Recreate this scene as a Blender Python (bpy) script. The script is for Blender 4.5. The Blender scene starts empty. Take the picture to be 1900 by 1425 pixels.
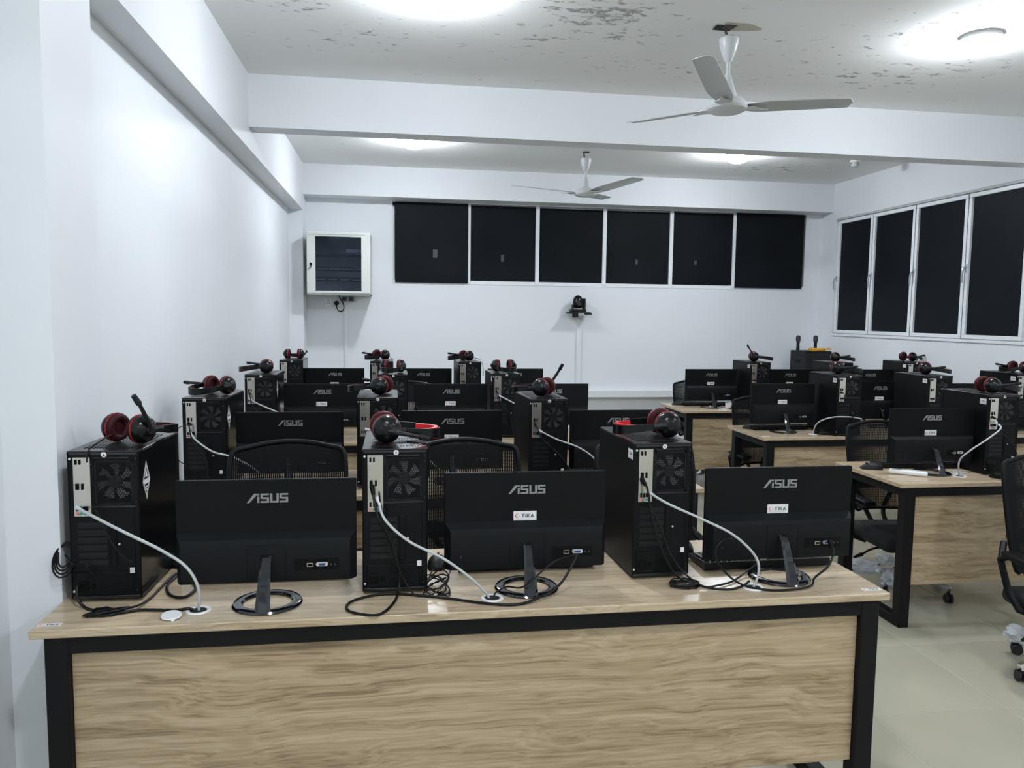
import bpy, bmesh, math, random
from mathutils import Matrix, Vector
from mathutils import noise as mnoise
S = bpy.context.scene
COL = S.collection
random.seed(7)
PI = math.pi

# ------------------------------------------------------------------ camera
YAW, PIT, ROL, FPX = 0.1502, -0.0884, 0.0126, 1445.44
F = Vector((math.sin(YAW)*math.cos(PIT), math.cos(YAW)*math.cos(PIT), math.sin(PIT)))
R = Vector((math.cos(YAW), -math.sin(YAW), 0)); U = R.cross(F)
R2 = R*math.cos(ROL) + U*math.sin(ROL); U2 = -R*math.sin(ROL) + U*math.cos(ROL)
cam_data = bpy.data.cameras.new('camera'); cam = bpy.data.objects.new('camera', cam_data); COL.objects.link(cam)
M = Matrix((R2, U2, -F)).transposed().to_4x4(); M.translation = (0.9246, -2.0821, 1.5689)
cam.matrix_world = M
cam_data.sensor_width = 36.0; cam_data.sensor_fit = 'HORIZONTAL'; cam_data.lens = FPX/1900*36
cam_data.clip_start = 0.02
S.camera = cam

# ------------------------------------------------------------------ world, lamps, exposure
w = bpy.data.worlds.new('night'); S.world = w; w.use_nodes = True
w.node_tree.nodes['Background'].inputs[0].default_value = (0.01, 0.012, 0.016, 1)
w.node_tree.nodes['Background'].inputs[1].default_value = 0.3
LAMP_XY = [(1.11, 1.70), (4.02, 1.80), (1.09, 4.88), (4.06, 4.88), (1.10, -1.35), (4.03, -1.35), (1.10, -4.4), (4.03, -4.4)]  # last two are unseen fill lamps, added to brighten the desk fronts
LAMP_STRENGTH = 190.0
LAMP_COLOR = (0.915, 0.98, 1.07)
S.view_settings.view_transform = 'Standard'; S.view_settings.look = 'None'
S.view_settings.exposure = 0.62; S.view_settings.gamma = 1.0; S.view_settings.use_curve_mapping = False
try:
    S.cycles.max_bounces = 10; S.cycles.diffuse_bounces = 7; S.cycles.transparent_max_bounces = 16
    S.cycles.sample_clamp_indirect = 6.0
except Exception: pass

# ------------------------------------------------------------------ materials
def mat(name, col, rough=0.5, metal=0.0, spec=0.5, coat=0.0):
    m = bpy.data.materials.new(name); m.use_nodes = True
    b = m.node_tree.nodes['Principled BSDF']
    b.inputs['Base Color'].default_value = (*col, 1); b.inputs['Roughness'].default_value = rough
    b.inputs['Metallic'].default_value = metal; b.inputs['Specular IOR Level'].default_value = spec
    b.inputs['Coat Weight'].default_value = coat
    return m
def nodes(m):
    nt = m.node_tree
    return nt, nt.nodes, nt.links, nt.nodes['Principled BSDF']
def add_noise(m, c0, c1, scale=(1, 1, 1), nscale=5, detail=5, p0=0.35, p1=0.65, bump=0.0, bscale=None, distort=0.0):
    nt, N, L, b = nodes(m)
    tc = N.new('ShaderNodeTexCoord'); mp = N.new('ShaderNodeMapping'); mp.inputs['Scale'].default_value = scale
    n = N.new('ShaderNodeTexNoise'); n.inputs['Scale'].default_value = nscale; n.inputs['Detail'].default_value = detail
    n.inputs['Distortion'].default_value = distort
    r = N.new('ShaderNodeValToRGB'); r.color_ramp.elements[0].position = p0; r.color_ramp.elements[1].position = p1
    r.color_ramp.elements[0].color = (*c0, 1); r.color_ramp.elements[1].color = (*c1, 1)
    L.new(tc.outputs['Object'], mp.inputs['Vector']); L.new(mp.outputs[0], n.inputs['Vector'])
    L.new(n.outputs['Fac'], r.inputs['Fac']); L.new(r.outputs['Color'], b.inputs['Base Color'])
    if bump:
        n2 = N.new('ShaderNodeTexNoise'); n2.inputs['Scale'].default_value = bscale or nscale*6; n2.inputs['Detail'].default_value = 4
        L.new(tc.outputs['Object'], n2.inputs['Vector'])
        bp = N.new('ShaderNodeBump'); bp.inputs['Strength'].default_value = bump; bp.inputs['Distance'].default_value = 0.004
        L.new(n2.outputs['Fac'], bp.inputs['Height']); L.new(bp.outputs[0], b.inputs['Normal'])
    return m

M_WALL = add_noise(mat('wall_paint', (.8, .81, .83), 0.55, spec=0.3), (.735, .757, .78), (.76, .78, .80), nscale=1.3, bump=0.08, bscale=60)
M_BEAM = add_noise(mat('beam_paint', (.8, .81, .83), 0.6, spec=0.3), (.715, .735, .755), (.745, .76, .775), nscale=1.5, bump=0.06, bscale=50)

def ceiling_mat():
    m = mat('stained_ceiling', (.7, .71, .70), 0.8, spec=0.2)
    nt, N, L, b = nodes(m)
    tc = N.new('ShaderNodeTexCoord')
    def noise(scale, detail, sc=(1, 1, 1), dist=0):
        mp = N.new('ShaderNodeMapping'); mp.inputs['Scale'].default_value = sc
        L.new(tc.outputs['Object'], mp.inputs['Vector'])
        n = N.new('ShaderNodeTexNoise'); n.inputs['Scale'].default_value = scale; n.inputs['Detail'].default_value = detail
        n.inputs['Distortion'].default_value = dist; n.inputs['Roughness'].default_value = 0.62
        L.new(mp.outputs[0], n.inputs['Vector']); return n.outputs['Fac']
    def math_(op, a, b_=None, clamp=False):
        x = N.new('ShaderNodeMath'); x.operation = op; x.use_clamp = clamp
        for i, v in enumerate((a, b_)):
            if v is None: continue
            if isinstance(v, (int, float)): x.inputs[i].default_value = v
            else: L.new(v, x.inputs[i])
        return x.outputs[0]
    # patches of damp, each with a centre, radius and density
    patches = [(1.95, 1.85, .34, .30, 1.0), (1.75, 2.25, .30, .30, .55), (2.15, 2.15, .30, .25, .62), (0.72, 2.42, .42, .28, .5), (0.40, 2.05, .22, .15, .6),
               (1.5, 2.3, .5, .4, .28), (2.35, 2.65, .5, .22, .4), (3.9, 2.55, .55, .3, .62), (3.4, 2.2, .5, .5, .4), (3.65, 1.75, .35, .35, .5), (4.3, 2.35, .5, .3, .5),
               (3.1, 2.8, .4, .2, .35), (4.7, 5.5, .5, .35, .6), (1.2, 2.1, .5, .3, .3), (2.2, 1.3, .7, .4, .5)]
    sep = N.new('ShaderNodeSeparateXYZ'); L.new(tc.outputs['Object'], sep.inputs[0])
    tot = None
    for (x, y, rx, ry, k) in patches:
        dx = math_('DIVIDE', math_('SUBTRACT', sep.outputs['X'], x), rx); dy = math_('DIVIDE', math_('SUBTRACT', sep.outputs['Y'], y), ry)
        d2 = math_('ADD', math_('MULTIPLY', dx, dx), math_('MULTIPLY', dy, dy))
        g = math_('MULTIPLY', math_('POWER', 2.718, math_('MULTIPLY', d2, -1.0)), k)
        tot = g if tot is None else math_('MAXIMUM', tot, g)
    fine = noise(13, 6, (.75, 1.35, 1), .5)
    thr = math_('SUBTRACT', 0.665, math_('MULTIPLY', tot, 0.205))
    spots = math_('MULTIPLY', math_('SUBTRACT', fine, thr), 14, True)
    holes = math_('MULTIPLY', math_('SUBTRACT', noise(45, 4), .36), 8, True)
    amt = math_('MULTIPLY', math_('MULTIPLY', spots, holes), .66)
    base = N.new('ShaderNodeValToRGB'); L.new(noise(1.1, 3), base.inputs['Fac'])
    base.color_ramp.elements[0].color = (.84, .84, .825, 1); base.color_ramp.elements[1].color = (.875, .88, .875, 1)
    mix = N.new('ShaderNodeMix'); mix.data_type = 'RGBA'
    L.new(amt, mix.inputs['Factor']); L.new(base.outputs['Color'], mix.inputs['A']); mix.inputs['B'].default_value = (.13, .14, .135, 1)
    L.new(mix.outputs['Result'], b.inputs['Base Color'])
    return m
M_CEIL = ceiling_mat()

def tile_mat():
    m = mat('floor_tile', (.4, .37, .3), 0.2, spec=0.45)
    add_noise(m, (.395, .378, .292), (.425, .405, .315), nscale=1.7, detail=4)
    return m
M_TILE = tile_mat()
M_GROUT = mat('grout', (.66, .64, .55), 0.8)

def wood_mat(name, dark, mid, light, rough, vertical=False):
    m = mat(name, mid, rough, spec=0.45)
    nt, N, L, b = nodes(m)
    tc = N.new('ShaderNodeTexCoord')
    mw = N.new('ShaderNodeMapping'); mw.inputs['Scale'].default_value = (1.3, 4.2, 4.2); L.new(tc.outputs['Object'], mw.inputs['Vector'])
    nw = N.new('ShaderNodeTexNoise'); nw.inputs['Scale'].default_value = 1.0; nw.inputs['Detail'].default_value = 3; L.new(mw.outputs[0], nw.inputs['Vector'])
    vm = N.new('ShaderNodeVectorMath'); vm.operation = 'MULTIPLY_ADD'; L.new(nw.outputs['Fac'], vm.inputs[0]); vm.inputs[1].default_value = (.0, .16, .16)
    L.new(tc.outputs['Object'], vm.inputs[2])
    def mapped(sc):
        mp = N.new('ShaderNodeMapping'); mp.inputs['Scale'].default_value = sc
        L.new(vm.outputs[0], mp.inputs['Vector']); return mp.outputs[0]
    # broad wandering bands, then fine streaks and pores along the length
    n1 = N.new('ShaderNodeTexNoise'); n1.inputs['Scale'].default_value = 1.0; n1.inputs['Detail'].default_value = 7; n1.inputs['Roughness'].default_value = .6; n1.inputs['Distortion'].default_value = 0.35
    L.new(mapped((.8, 42, 42)), n1.inputs['Vector'])
    n2 = N.new('ShaderNodeTexNoise'); n2.inputs['Scale'].default_value = 1.0; n2.inputs['Detail'].default_value = 4; n2.inputs['Distortion'].default_value = 0.2
    L.new(mapped((2.2, 165, 165)), n2.inputs['Vector'])
    wv = N.new('ShaderNodeTexWave'); wv.wave_type = 'BANDS'; wv.bands_direction = 'DIAGONAL'
    wv.inputs['Scale'].default_value = 1.0; wv.inputs['Distortion'].default_value = 9; wv.inputs['Detail'].default_value = 3; wv.inputs['Detail Scale'].default_value = .8
    L.new(mapped((.45, 7, 7)), wv.inputs['Vector'])
    r1 = N.new('ShaderNodeValToRGB'); e = r1.color_ramp.elements
    e[0].position = .33; e[0].color = (*dark, 1); e[1].position = .68; e[1].color = (*light, 1)
    x = e.new(.47); x.color = (*mid, 1)
    a = N.new('ShaderNodeMath'); a.operation = 'MULTIPLY_ADD'; L.new(n2.outputs['Fac'], a.inputs[0]); a.inputs[1].default_value = .62
    s = N.new('ShaderNodeMath'); s.operation = 'MULTIPLY_ADD'; L.new(n1.outputs['Fac'], s.inputs[0]); s.inputs[1].default_value = .50
    w2 = N.new('ShaderNodeMath'); w2.operation = 'MULTIPLY_ADD'; L.new(wv.outputs['Fac'], w2.inputs[0]); w2.inputs[1].default_value = .10; w2.inputs[2].default_value = -.11
    L.new(w2.outputs[0], s.inputs[2]); L.new(s.outputs[0], a.inputs[2])
    L.new(a.outputs[0], r1.inputs['Fac']); L.new(r1.outputs['Color'], b.inputs['Base Color'])
    return m
M_WOODP = wood_mat('oak_laminate', (.225, .160, .092), (.395, .292, .176), (.52, .41, .275), .36)
M_WOODT = wood_mat('oak_laminate_top', (.34, .258, .165), (.475, .370, .245), (.58, .475, .335), .22)
M_EDGE = add_noise(mat('oak_edge', (.5, .43, .33), .4), (.40, .34, .255), (.52, .455, .36), scale=(2, 30, 30), nscale=2)
M_FRAME = mat('black_steel_frame', (.0075, .0075, .0075), .5, spec=.14)
M_CASE = add_noise(mat('black_case', (.005, .0055, .006), .42, spec=.14), (.0042, .0046, .0052), (.0058, .0062, .007), nscale=9, bump=.05, bscale=900)
M_SLOT = mat('slot_black', (.0065, .007, .008), .36, spec=.3)
M_CASETOP = mat('black_case_top', (.010, .0115, .013), .23, spec=.6)
M_SIDE = mat('black_gloss_side', (.004, .0045, .005), .16, spec=.2)
M_INNER = mat('inner_dark', (.004, .004, .004), .8)
M_GRILLE = mat('grille_black', (.006, .0065, .007), .45, spec=.2)
M_FAN = mat('fan_grey', (.17, .175, .18), .5, spec=.3)
M_FANHUB = mat('fan_hub', (.02, .02, .02), .5)
M_STEEL = mat('bare_steel', (.64, .61, .55), .26, metal=1.0)
M_SCREW = mat('screw_steel', (.75, .75, .75), .3, metal=.7)
M_PORT = mat('port_black', (.004, .004, .004), .5, spec=.1)
M_VGAB = mat('vga_blue', (.03, .045, .16), .4)
M_PINK = mat('jack_pink', (.75, .16, .2), .4); M_GREEN = mat('jack_green', (.10, .35, .16), .4); M_BLUEJ = mat('jack_blue', (.08, .2, .5), .4)
M_MON = mat('monitor_black', (.0062, .007, .007), .42, spec=.10)
M_MONB = mat('monitor_black_lower', (.0062, .0072, .0082), .46, spec=.16)
M_SCREEN = mat('screen_black', (.004, .004, .005), .12)
M_PIANO = mat('piano_black', (.004, .0055, .009), .08, spec=.6, coat=.3)
M_LOGO = mat('logo_silver', (.27, .275, .275), .4, metal=.35)
M_STICK = mat('sticker_white', (.74, .73, .72), .5)
M_INK = mat('ink_dark', (.02, .025, .045), .6); M_RED = mat('ink_red', (.62, .05, .05), .6); M_GREYINK = mat('ink_grey', (.45, .45, .46), .6)
M_HS = mat('headset_black', (.0035, .004, .0045), .24, spec=.3)
M_HSM = mat('headset_matte', (.0085, .009, .010), .5, spec=.25)
M_HSR = mat('headset_red', (.24, .007, .010), .42)
M_HSRB = mat('headset_bright_red', (.60, .016, .022), .35)
M_HSRD = mat('headset_dark_red', (.035, .004, .006), .6, spec=.2)
M_CABLE = mat('cable_black', (.005, .005, .0055), .42, spec=.25)
M_CABLEW = mat('cable_white', (.47, .49, .49), .45)
M_PLUGT = mat('plug_clear', (.6, .63, .66), .25)
M_KEYB = mat('keyboard_black', (.005, .0055, .006), .38, spec=.25); M_KEY = mat('keycap_black', (.008, .0085, .0095), .42, spec=.35)
M_CHAIR = mat('chair_plastic', (.004, .0045, .0052), .45, spec=.16); M_CHMESH = mat('chair_mesh_black', (.0055, .0062, .0072), .7, spec=.15)
M_SEAT = add_noise(mat('chair_fabric', (.009, .01, .012), .9), (.0035, .004, .0045), (.0055, .006, .0068), nscale=80)
M_CHROME = mat('chrome', (.78, .78, .78), .16, metal=1)
M_RUB = mat('caster_black', (.008, .008, .009), .5)
M_WHITEP = mat('white_plastic', (.78, .79, .79), .35)
M_FANW = mat('fan_white', (.62, .635, .64), .3, spec=.5)
M_BLADE = mat('fan_blade', (.50, .515, .52), .35)
M_CAB = mat('cabinet_grey_white', (.64, .66, .62), .4)
M_ALU = mat('window_white_alu', (.78, .80, .82), .4)
M_SHEET = add_noise(mat('black_sheet', (.011, .014, .018), .6, spec=.10), (.0042, .0055, .0072), (.0068, .0085, .011), nscale=2.2, detail=3)
M_FILM = add_noise(mat('black_film', (.010, .014, .019), .5, spec=.10), (.0050, .0068, .0098), (.0075, .0102, .0135), nscale=1.8)
M_TAPE = mat('tape_grey', (.05, .055, .06), .3)
M_DARKG = mat('dark_grille', (.03, .032, .034), .6); M_SPK = mat('speaker_black', (.010, .012, .014), .55, spec=.2)
M_YEL = mat('yellow_cord', (.72, .36, .02), .45)
M_SOCK = mat('socket_white', (.74, .75, .75), .35)
M_RUST = mat('rusty_hook', (.07, .055, .045), .6); M_HOLE = mat('hook_recess', (.02, .02, .02), .9)
M_PLASTER = mat('bare_plaster', (.47, .44, .37), .9)

def glass_mat(name, tint, rough=.03, alpha=.25):
    m = bpy.data.materials.new(name); m.use_nodes = True
    nt = m.node_tree; N = nt.nodes; L = nt.links; b = N['Principled BSDF']; out = N['Material Output']
    b.inputs['Base Color'].default_value = (*tint, 1); b.inputs['Roughness'].default_value = rough
    t = N.new('ShaderNodeBsdfTransparent'); t.inputs[0].default_value = (.80, .85, .92, 1)
    mx = N.new('ShaderNodeMixShader'); mx.inputs[0].default_value = alpha
    L.new(t.outputs[0], mx.inputs[1]); L.new(b.outputs[0], mx.inputs[2]); L.new(mx.outputs[0], out.inputs['Surface'])
    return m
M_GLASS = glass_mat('smoked_glass', (.012, .02, .032), .06, .34)
M_PANE = glass_mat('window_glass', (.02, .025, .03), .02, .3)
M_WRAP = glass_mat('clear_wrap', (.80, .81, .82), .22, .50)
M_LAMP = bpy.data.materials.new('lamp_diffuser'); M_LAMP.use_nodes = True
_b = M_LAMP.node_tree.nodes['Principled BSDF']
_b.inputs['Base Color'].default_value = (.9, .9, .9, 1); _b.inputs['Emission Color'].default_value = (*LAMP_COLOR, 1); _b.inputs['Emission Strength'].default_value = LAMP_STRENGTH

# ------------------------------------------------------------------ mesh building
class B:
    """collects solids into one mesh"""
    def __init__(s): s.v = []; s.f = []
    def raw(s, vs, fs, mtx=None):
        o = len(s.v)
        s.v += [tuple(mtx @ Vector(p)) if mtx else tuple(p) for p in vs]
        s.f += [tuple(i+o for i in f) for f in fs]; return s
    def bm(s, bm_, mtx=None):
        bm_.verts.index_update()
        vs = [v.co.copy() for v in bm_.verts]; fs = [[v.index for v in f.verts] for f in bm_.faces]
        bm_.free(); return s.raw(vs, fs, mtx)
    def box(s, c, d, bev=0.0, mtx=None, seg=1):
        if bev <= 0:
            x, y, z = c; a, b, e = d[0]/2, d[1]/2, d[2]/2
            vs = [(x+i*a, y+j*b, z+k*e) for i in (-1, 1) for j in (-1, 1) for k in (-1, 1)]
            fs = [(0, 1, 3, 2), (4, 6, 7, 5), (0, 4, 5, 1), (2, 3, 7, 6), (0, 2, 6, 4), (1, 5, 7, 3)]
            return s.raw(vs, fs, mtx)
        b_ = bmesh.new(); bmesh.ops.create_cube(b_, size=1)
        for v in b_.verts: v.co = Vector((v.co.x*d[0]+c[0], v.co.y*d[1]+c[1], v.co.z*d[2]+c[2]))
        bmesh.ops.bevel(b_, geom=b_.edges[:], offset=bev, segments=seg, affect='EDGES', profile=.5)
        return s.bm(b_, mtx)
    def bb(s, x0, x1, y0, y1, z0, z1, bev=0.0, mtx=None):
        return s.box(((x0+x1)/2, (y0+y1)/2, (z0+z1)/2), (x1-x0, y1-y0, z1-z0), bev, mtx)
    def cyl(s, p0, p1, r0, r1=None, seg=16, mtx=None):
        return s.tube([p0, p1], r0, seg, r1, mtx)
    def tube(s, pts, r, seg=6, r1=None, mtx=None, closed=False, sx=1.0):
        pts = [Vector(p) for p in pts]; n = len(pts); r1 = r if r1 is None else r1
        vs = []; fs = []; up = None
        for i, p in enumerate(pts):
            if closed: t = (pts[(i+1) % n]-pts[i-1]).normalized()
            elif i == 0: t = (pts[1]-p).normalized()
            elif i == n-1: t = (p-pts[i-1]).normalized()
            else: t = ((pts[i+1]-p).normalized()+(p-pts[i-1]).normalized()).normalized()
            if up is None:
                up = Vector((0, 0, 1)) if abs(t.z) < .9 else Vector((0, 1, 0))
            a = t.cross(up)
            if a.length < 1e-6: a = t.orthogonal()
            a.normalize(); up = a.cross(t).normalized()
            rr = r+(r1-r)*i/(n-1) if n > 1 else r
            for k in range(seg):
                th = 2*PI*k/seg
                vs.append(p+a*math.cos(th)*rr*sx+up*math.sin(th)*rr)
        for i in range(n if closed else n-1):
            j = (i+1) % n
            for k in range(seg):
                l = (k+1) % seg
                fs.append((i*seg+k, i*seg+l, j*seg+l, j*seg+k))
        if not closed:
            fs.append(tuple(range(seg))[::-1]); fs.append(tuple((n-1)*seg+k for k in range(seg)))
        return s.raw(vs, fs, mtx)
    def lathe(s, prof, seg=24, mtx=None, cap=True):
        vs = []; fs = []; n = len(prof)
        for (r, z) in prof:
            for k in range(seg):
                th = 2*PI*k/seg; vs.append((r*math.cos(th), r*math.sin(th), z))
        for i in range(n-1):
            for k in range(seg):
                l = (k+1) % seg; fs.append((i*seg+k, i*seg+l, (i+1)*seg+l, (i+1)*seg+k))
        if cap and prof[0][0] > 1e-6: fs.append(tuple(range(seg))[::-1])
        if cap and prof[-1][0] > 1e-6: fs.append(tuple((n-1)*seg+k for k in range(seg)))
        return s.raw(vs, fs, mtx)
    def prism(s, poly, t, mtx=None, base=0.0):
        """polygon in the local xy plane, thickness t along +z"""
        n = len(poly)
        vs = [(x, y, base) for x, y in poly]+[(x, y, base+t) for x, y in poly]
        fs = [tuple(range(n))[::-1], tuple(range(n, 2*n))]+[(i, (i+1) % n, (i+1) % n+n, i+n) for i in range(n)]
        return s.raw(vs, fs, mtx)
    def mesh(s, name, m, angle=32):
        me = bpy.data.meshes.new(name); me.from_pydata([tuple(p) for p in s.v], [], s.f); me.update()
        bmx = bmesh.new(); bmx.from_mesh(me)
        bmesh.ops.recalc_face_normals(bmx, faces=bmx.faces[:]); bmx.to_mesh(me); bmx.free()
        me.materials.append(m)
        me.shade_smooth(); me.set_sharp_from_angle(angle=math.radians(angle))
        return me

def catmull(P, sub=6, closed=False):
    P = [Vector(p) for p in P]; out = []; n = len(P)
    rng = range(n if closed else n-1)
    for i in rng:
        if closed: p0, p1, p2, p3 = P[i-1], P[i], P[(i+1) % n], P[(i+2) % n]
        else: p0 = P[max(i-1, 0)]; p1 = P[i]; p2 = P[i+1]; p3 = P[min(i+2, n-1)]
        for k in range(sub):
            t = k/sub
            out.append(.5*((2*p1)+(-p0+p2)*t+(2*p0-5*p1+4*p2-p3)*t*t+(-p0+3*p1-3*p2+p3)*t**3))
    if not closed: out.append(P[-1])
    return out
def rot(ax, deg): return Matrix.Rotation(math.radians(deg), 4, ax)
def tr(x, y, z): return Matrix.Translation((x, y, z))
BACK = rot('X', 90)          # local xy polygon -> xz plane, thickness towards -y

def obj(name, me, parent=None, loc=None, label=None, kind=None):
    o = bpy.data.objects.new(name, me); COL.objects.link(o)
    if parent: o.parent = parent
    if loc: o.location = loc
    if label: o['label'] = label
    if kind: o['kind'] = kind
    return o
def thing(name, label, cat, loc=(0, 0, 0), rz=0, group=None, me=None):
    o = bpy.data.objects.new(name, me); COL.objects.link(o)
    o.location = loc; o.rotation_euler = (0, 0, math.radians(rz))
    o['label'] = label; o['category'] = cat
    if group: o['group'] = group
    return o
def struct(name, me, parent=None, label=None):
    o = obj(name, me, parent, label=label); o['kind'] = 'structure'; return o
def build(root, spec):
    """spec: list of (name, mesh, opts) ; opts may hold sub (list of specs), label, loc, kind"""
    made = []
    for s in spec:
        name, me = s[0], s[1]; op = s[2] if len(s) > 2 else {}
        o = obj(name, me, root, op.get('loc'), op.get('label'), op.get('kind'))
        if 'sub' in op: build(o, op['sub'])
        made.append(o)
    return made

# ------------------------------------------------------------------ room shell
XW, XR, YB, YF, ZC = -0.14, 5.85, 6.50, -5.9, 3.085
struct('wall_left', B().bb(XW-.2, XW, YF, YB, 0, ZC).mesh('wall_left', M_WALL))
W1 = (0.905, 5.66, 1.905, 2.765)       # rear window x0 x1 z0 z1
b = B(); b.bb(XW-.2, W1[0], YB, YB+.2, 0, ZC); b.bb(W1[1], XR+.2, YB, YB+.2, 0, ZC); b.bb(W1[0], W1[1], YB, YB+.2, 0, W1[2]); b.bb(W1[0], W1[1], YB, YB+.2, W1[3], ZC)
struct('wall_rear', b.mesh('wall_rear', M_WALL))
W2 = (3.40, 6.17, 1.40, 2.68)          # right window y0 y1 z0 z1
b = B(); b.bb(XR, XR+.2, YF, W2[0], 0, ZC); b.bb(XR, XR+.2, W2[1], YB, 0, ZC); b.bb(XR, XR+.2, W2[0], W2[1], 0, W2[2]); b.bb(XR, XR+.2, W2[0], W2[1], W2[3], ZC)
struct('wall_right', b.mesh('wall_right', M_WALL))
struct('wall_front', B().bb(XW-.2, XR+.2, YF-.2, YF, 0, ZC).mesh('wall_front', M_WALL))
struct('ceiling', B().bb(XW-.2, XR+.2, YF-.2, YB+.2, ZC, ZC+.15).mesh('ceiling', M_CEIL))
flo = struct('floor', B().bb(XW-.2, XR+.2, YF-.2, YB+.2, -.12, -.0016).mesh('floor', M_GROUT))
tcache = {}
gx = [-.21+.6*k for k in range(12)]; gy = [1.225+.6*k for k in range(-12, 10)]
for i in range(len(gx)-1):
    for j in range(len(gy)-1):
        x0, x1 = max(gx[i], XW)+.0016, min(gx[i+1], XR)-.0016; y0, y1 = max(gy[j], YF)+.0016, min(gy[j+1], YB)-.0016
        if x1-x0 < .02 or y1-y0 < .02: continue
        key = (round(x1-x0, 3), round(y1-y0, 3))
        if key not in tcache: tcache[key] = B().box((0, 0, -.0008), (key[0], key[1], .0016), .0006).mesh('tile', M_TILE)
        o = obj('tile', tcache[key], flo, ((x0+x1)/2, (y0+y1)/2, 0))
# beams and columns
struct('trim_1', B().bb(XW-.01, 0, YF, 6.19, 2.614, ZC).mesh('left_beam', M_BEAM), label='white beam running along the top of the left wall')
struct('trim_2', B().bb(0, XR, 3.245, 3.417, 2.753, ZC).mesh('cross_beam', M_BEAM), label='white beam crossing the ceiling in mid room')
struct('trim_3', B().bb(0, XR, 6.255, YB, 2.775, ZC).mesh('rear_beam', M_BEAM), label='white beam above the rear windows')
struct('trim_4', B().bb(XW-.01, 0, 6.19, YB, 0, ZC).mesh('rear_column', M_WALL), label='column in the far left corner')
struct('trim_5', B().bb(XW-.01, 0, .212, .57, 0, 2.614).mesh('near_column', M_WALL), label='column beside the front desk')
struct('trim_6', B().bb(0, XR, .212, .40, 2.753, ZC).mesh('near_beam', M_BEAM))
struct('trim_7', B().bb(0, XR, -2.82, -2.65, 2.753, ZC).mesh('back_beam', M_BEAM))

# rear window: frame, mullions, glass
win1 = struct('window_1', B().bb(W1[0], W1[1], YB+.06, YB+.1, W1[2], W1[2]+.035).bb(W1[0], W1[1], YB+.06, YB+.1, W1[3]-.03, W1[3]).bb(W1[0], W1[0]+.03, YB+.06, YB+.1, W1[2], W1[3]).bb(W1[1]-.03, W1[1], YB+.06, YB+.1, W1[2], W1[3]).mesh('window_frame', M_ALU))
mull = [1.725, 2.488, 3.252, 4.03, 4.79]
for x in mull:
    obj('mullion', B().bb(x-.021, x+.021, YB-.012, YB+.1, W1[2]+.002, W1[3]-.002, .003).mesh('mullion', M_ALU), win1)
xs = [W1[0]+.03]+mull+[W1[1]-.03]
for i in range(6):
    obj('pane', B().bb(xs[i]+.02, xs[i+1]-.02, YB+.075, YB+.083, W1[2]+.03, W1[3]-.03).mesh('pane', M_PANE), win1)
obj('sill', B().bb(W1[0], W1[1], YB-.006, YB+.06, W1[2]-.012, W1[2]+.03, .003).mesh('sill', M_ALU), win1)
# black sheets over the rear window
sheets = [(.931, 1.717, 1.905, 2.762, -.024), (1.738, 2.470, 1.934, 2.752, .012), (2.505, 3.232, 1.938, 2.745, .012), (3.276, 4.012, 1.940, 2.745, .012), (4.050, 4.775, 1.946, 2.752, .012), (4.797, 5.622, 1.914, 2.765, -.024)]
slab = ['leftmost black sheet over the rear windows, with a pale tape tab', 'second black sheet from the left on the rear windows, with a grey tape patch',
        'plain black sheet on the rear windows, third from the left', 'black sheet on the rear windows with torn tape, right of the wall camera', 'second black sheet from the right on the rear windows, with faint tape mark', 'deep black plain sheet at the right end of the rear windows']
rnd = random.Random(3)
tapes = {0: (1.36, 2.22, .05, .09), 1: (2.10, 2.19, .035, .075), 3: (3.63, 2.18, .03, .06), 4: (4.33, 2.19, .03, .05)}
for i, (x0, x1, z0, z1, dy) in enumerate(sheets):
    nx, nz = 10, 8; vs = []; fs = []
    for side in (0, 1):
        for a in range(nx+1):
            for c in range(nz+1):
                x = x0+(x1-x0)*a/nx; z = z0+(z1-z0)*c/nz
                y = YB+dy+.003*mnoise.noise(Vector((x*3, z*3, i*5)))+(.003 if side else 0)
                vs.append((x, y, z))
    q = (nx+1)*(nz+1)
    for a in range(nx):
        for c in range(nz):
            p = a*(nz+1)+c; fs.append((p, p+1, p+nz+2, p+nz+1)); fs.append((q+p, q+p+nz+1, q+p+nz+2, q+p+1))
    ring = [a*(nz+1) for a in range(nx+1)]+[nx*(nz+1)+c for c in range(1, nz+1)]+[a*(nz+1)+nz for a in range(nx-1, -1, -1)]+[c for c in range(nz-1, 0, -1)]
    for k in range(len(ring)):
        a_, b_ = ring[k], ring[(k+1) % len(ring)]; fs.append((a_, b_, b_+q, a_+q))
    sh = thing('blackout_sheet', slab[i], 'blackout sheet', group='black sheets over the rear windows', me=B().raw(vs, fs).mesh('blackout_sheet', M_SHEET))
    if i in tapes:
        x, z, tw, th = tapes[i]
        obj('tape_patch', B().box((x, YB+dy-.005, z), (tw, .004, th), .0015, rot('Y', 0)).mesh('tape_patch', M_TAPE), sh, label='grey adhesive tape')

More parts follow.
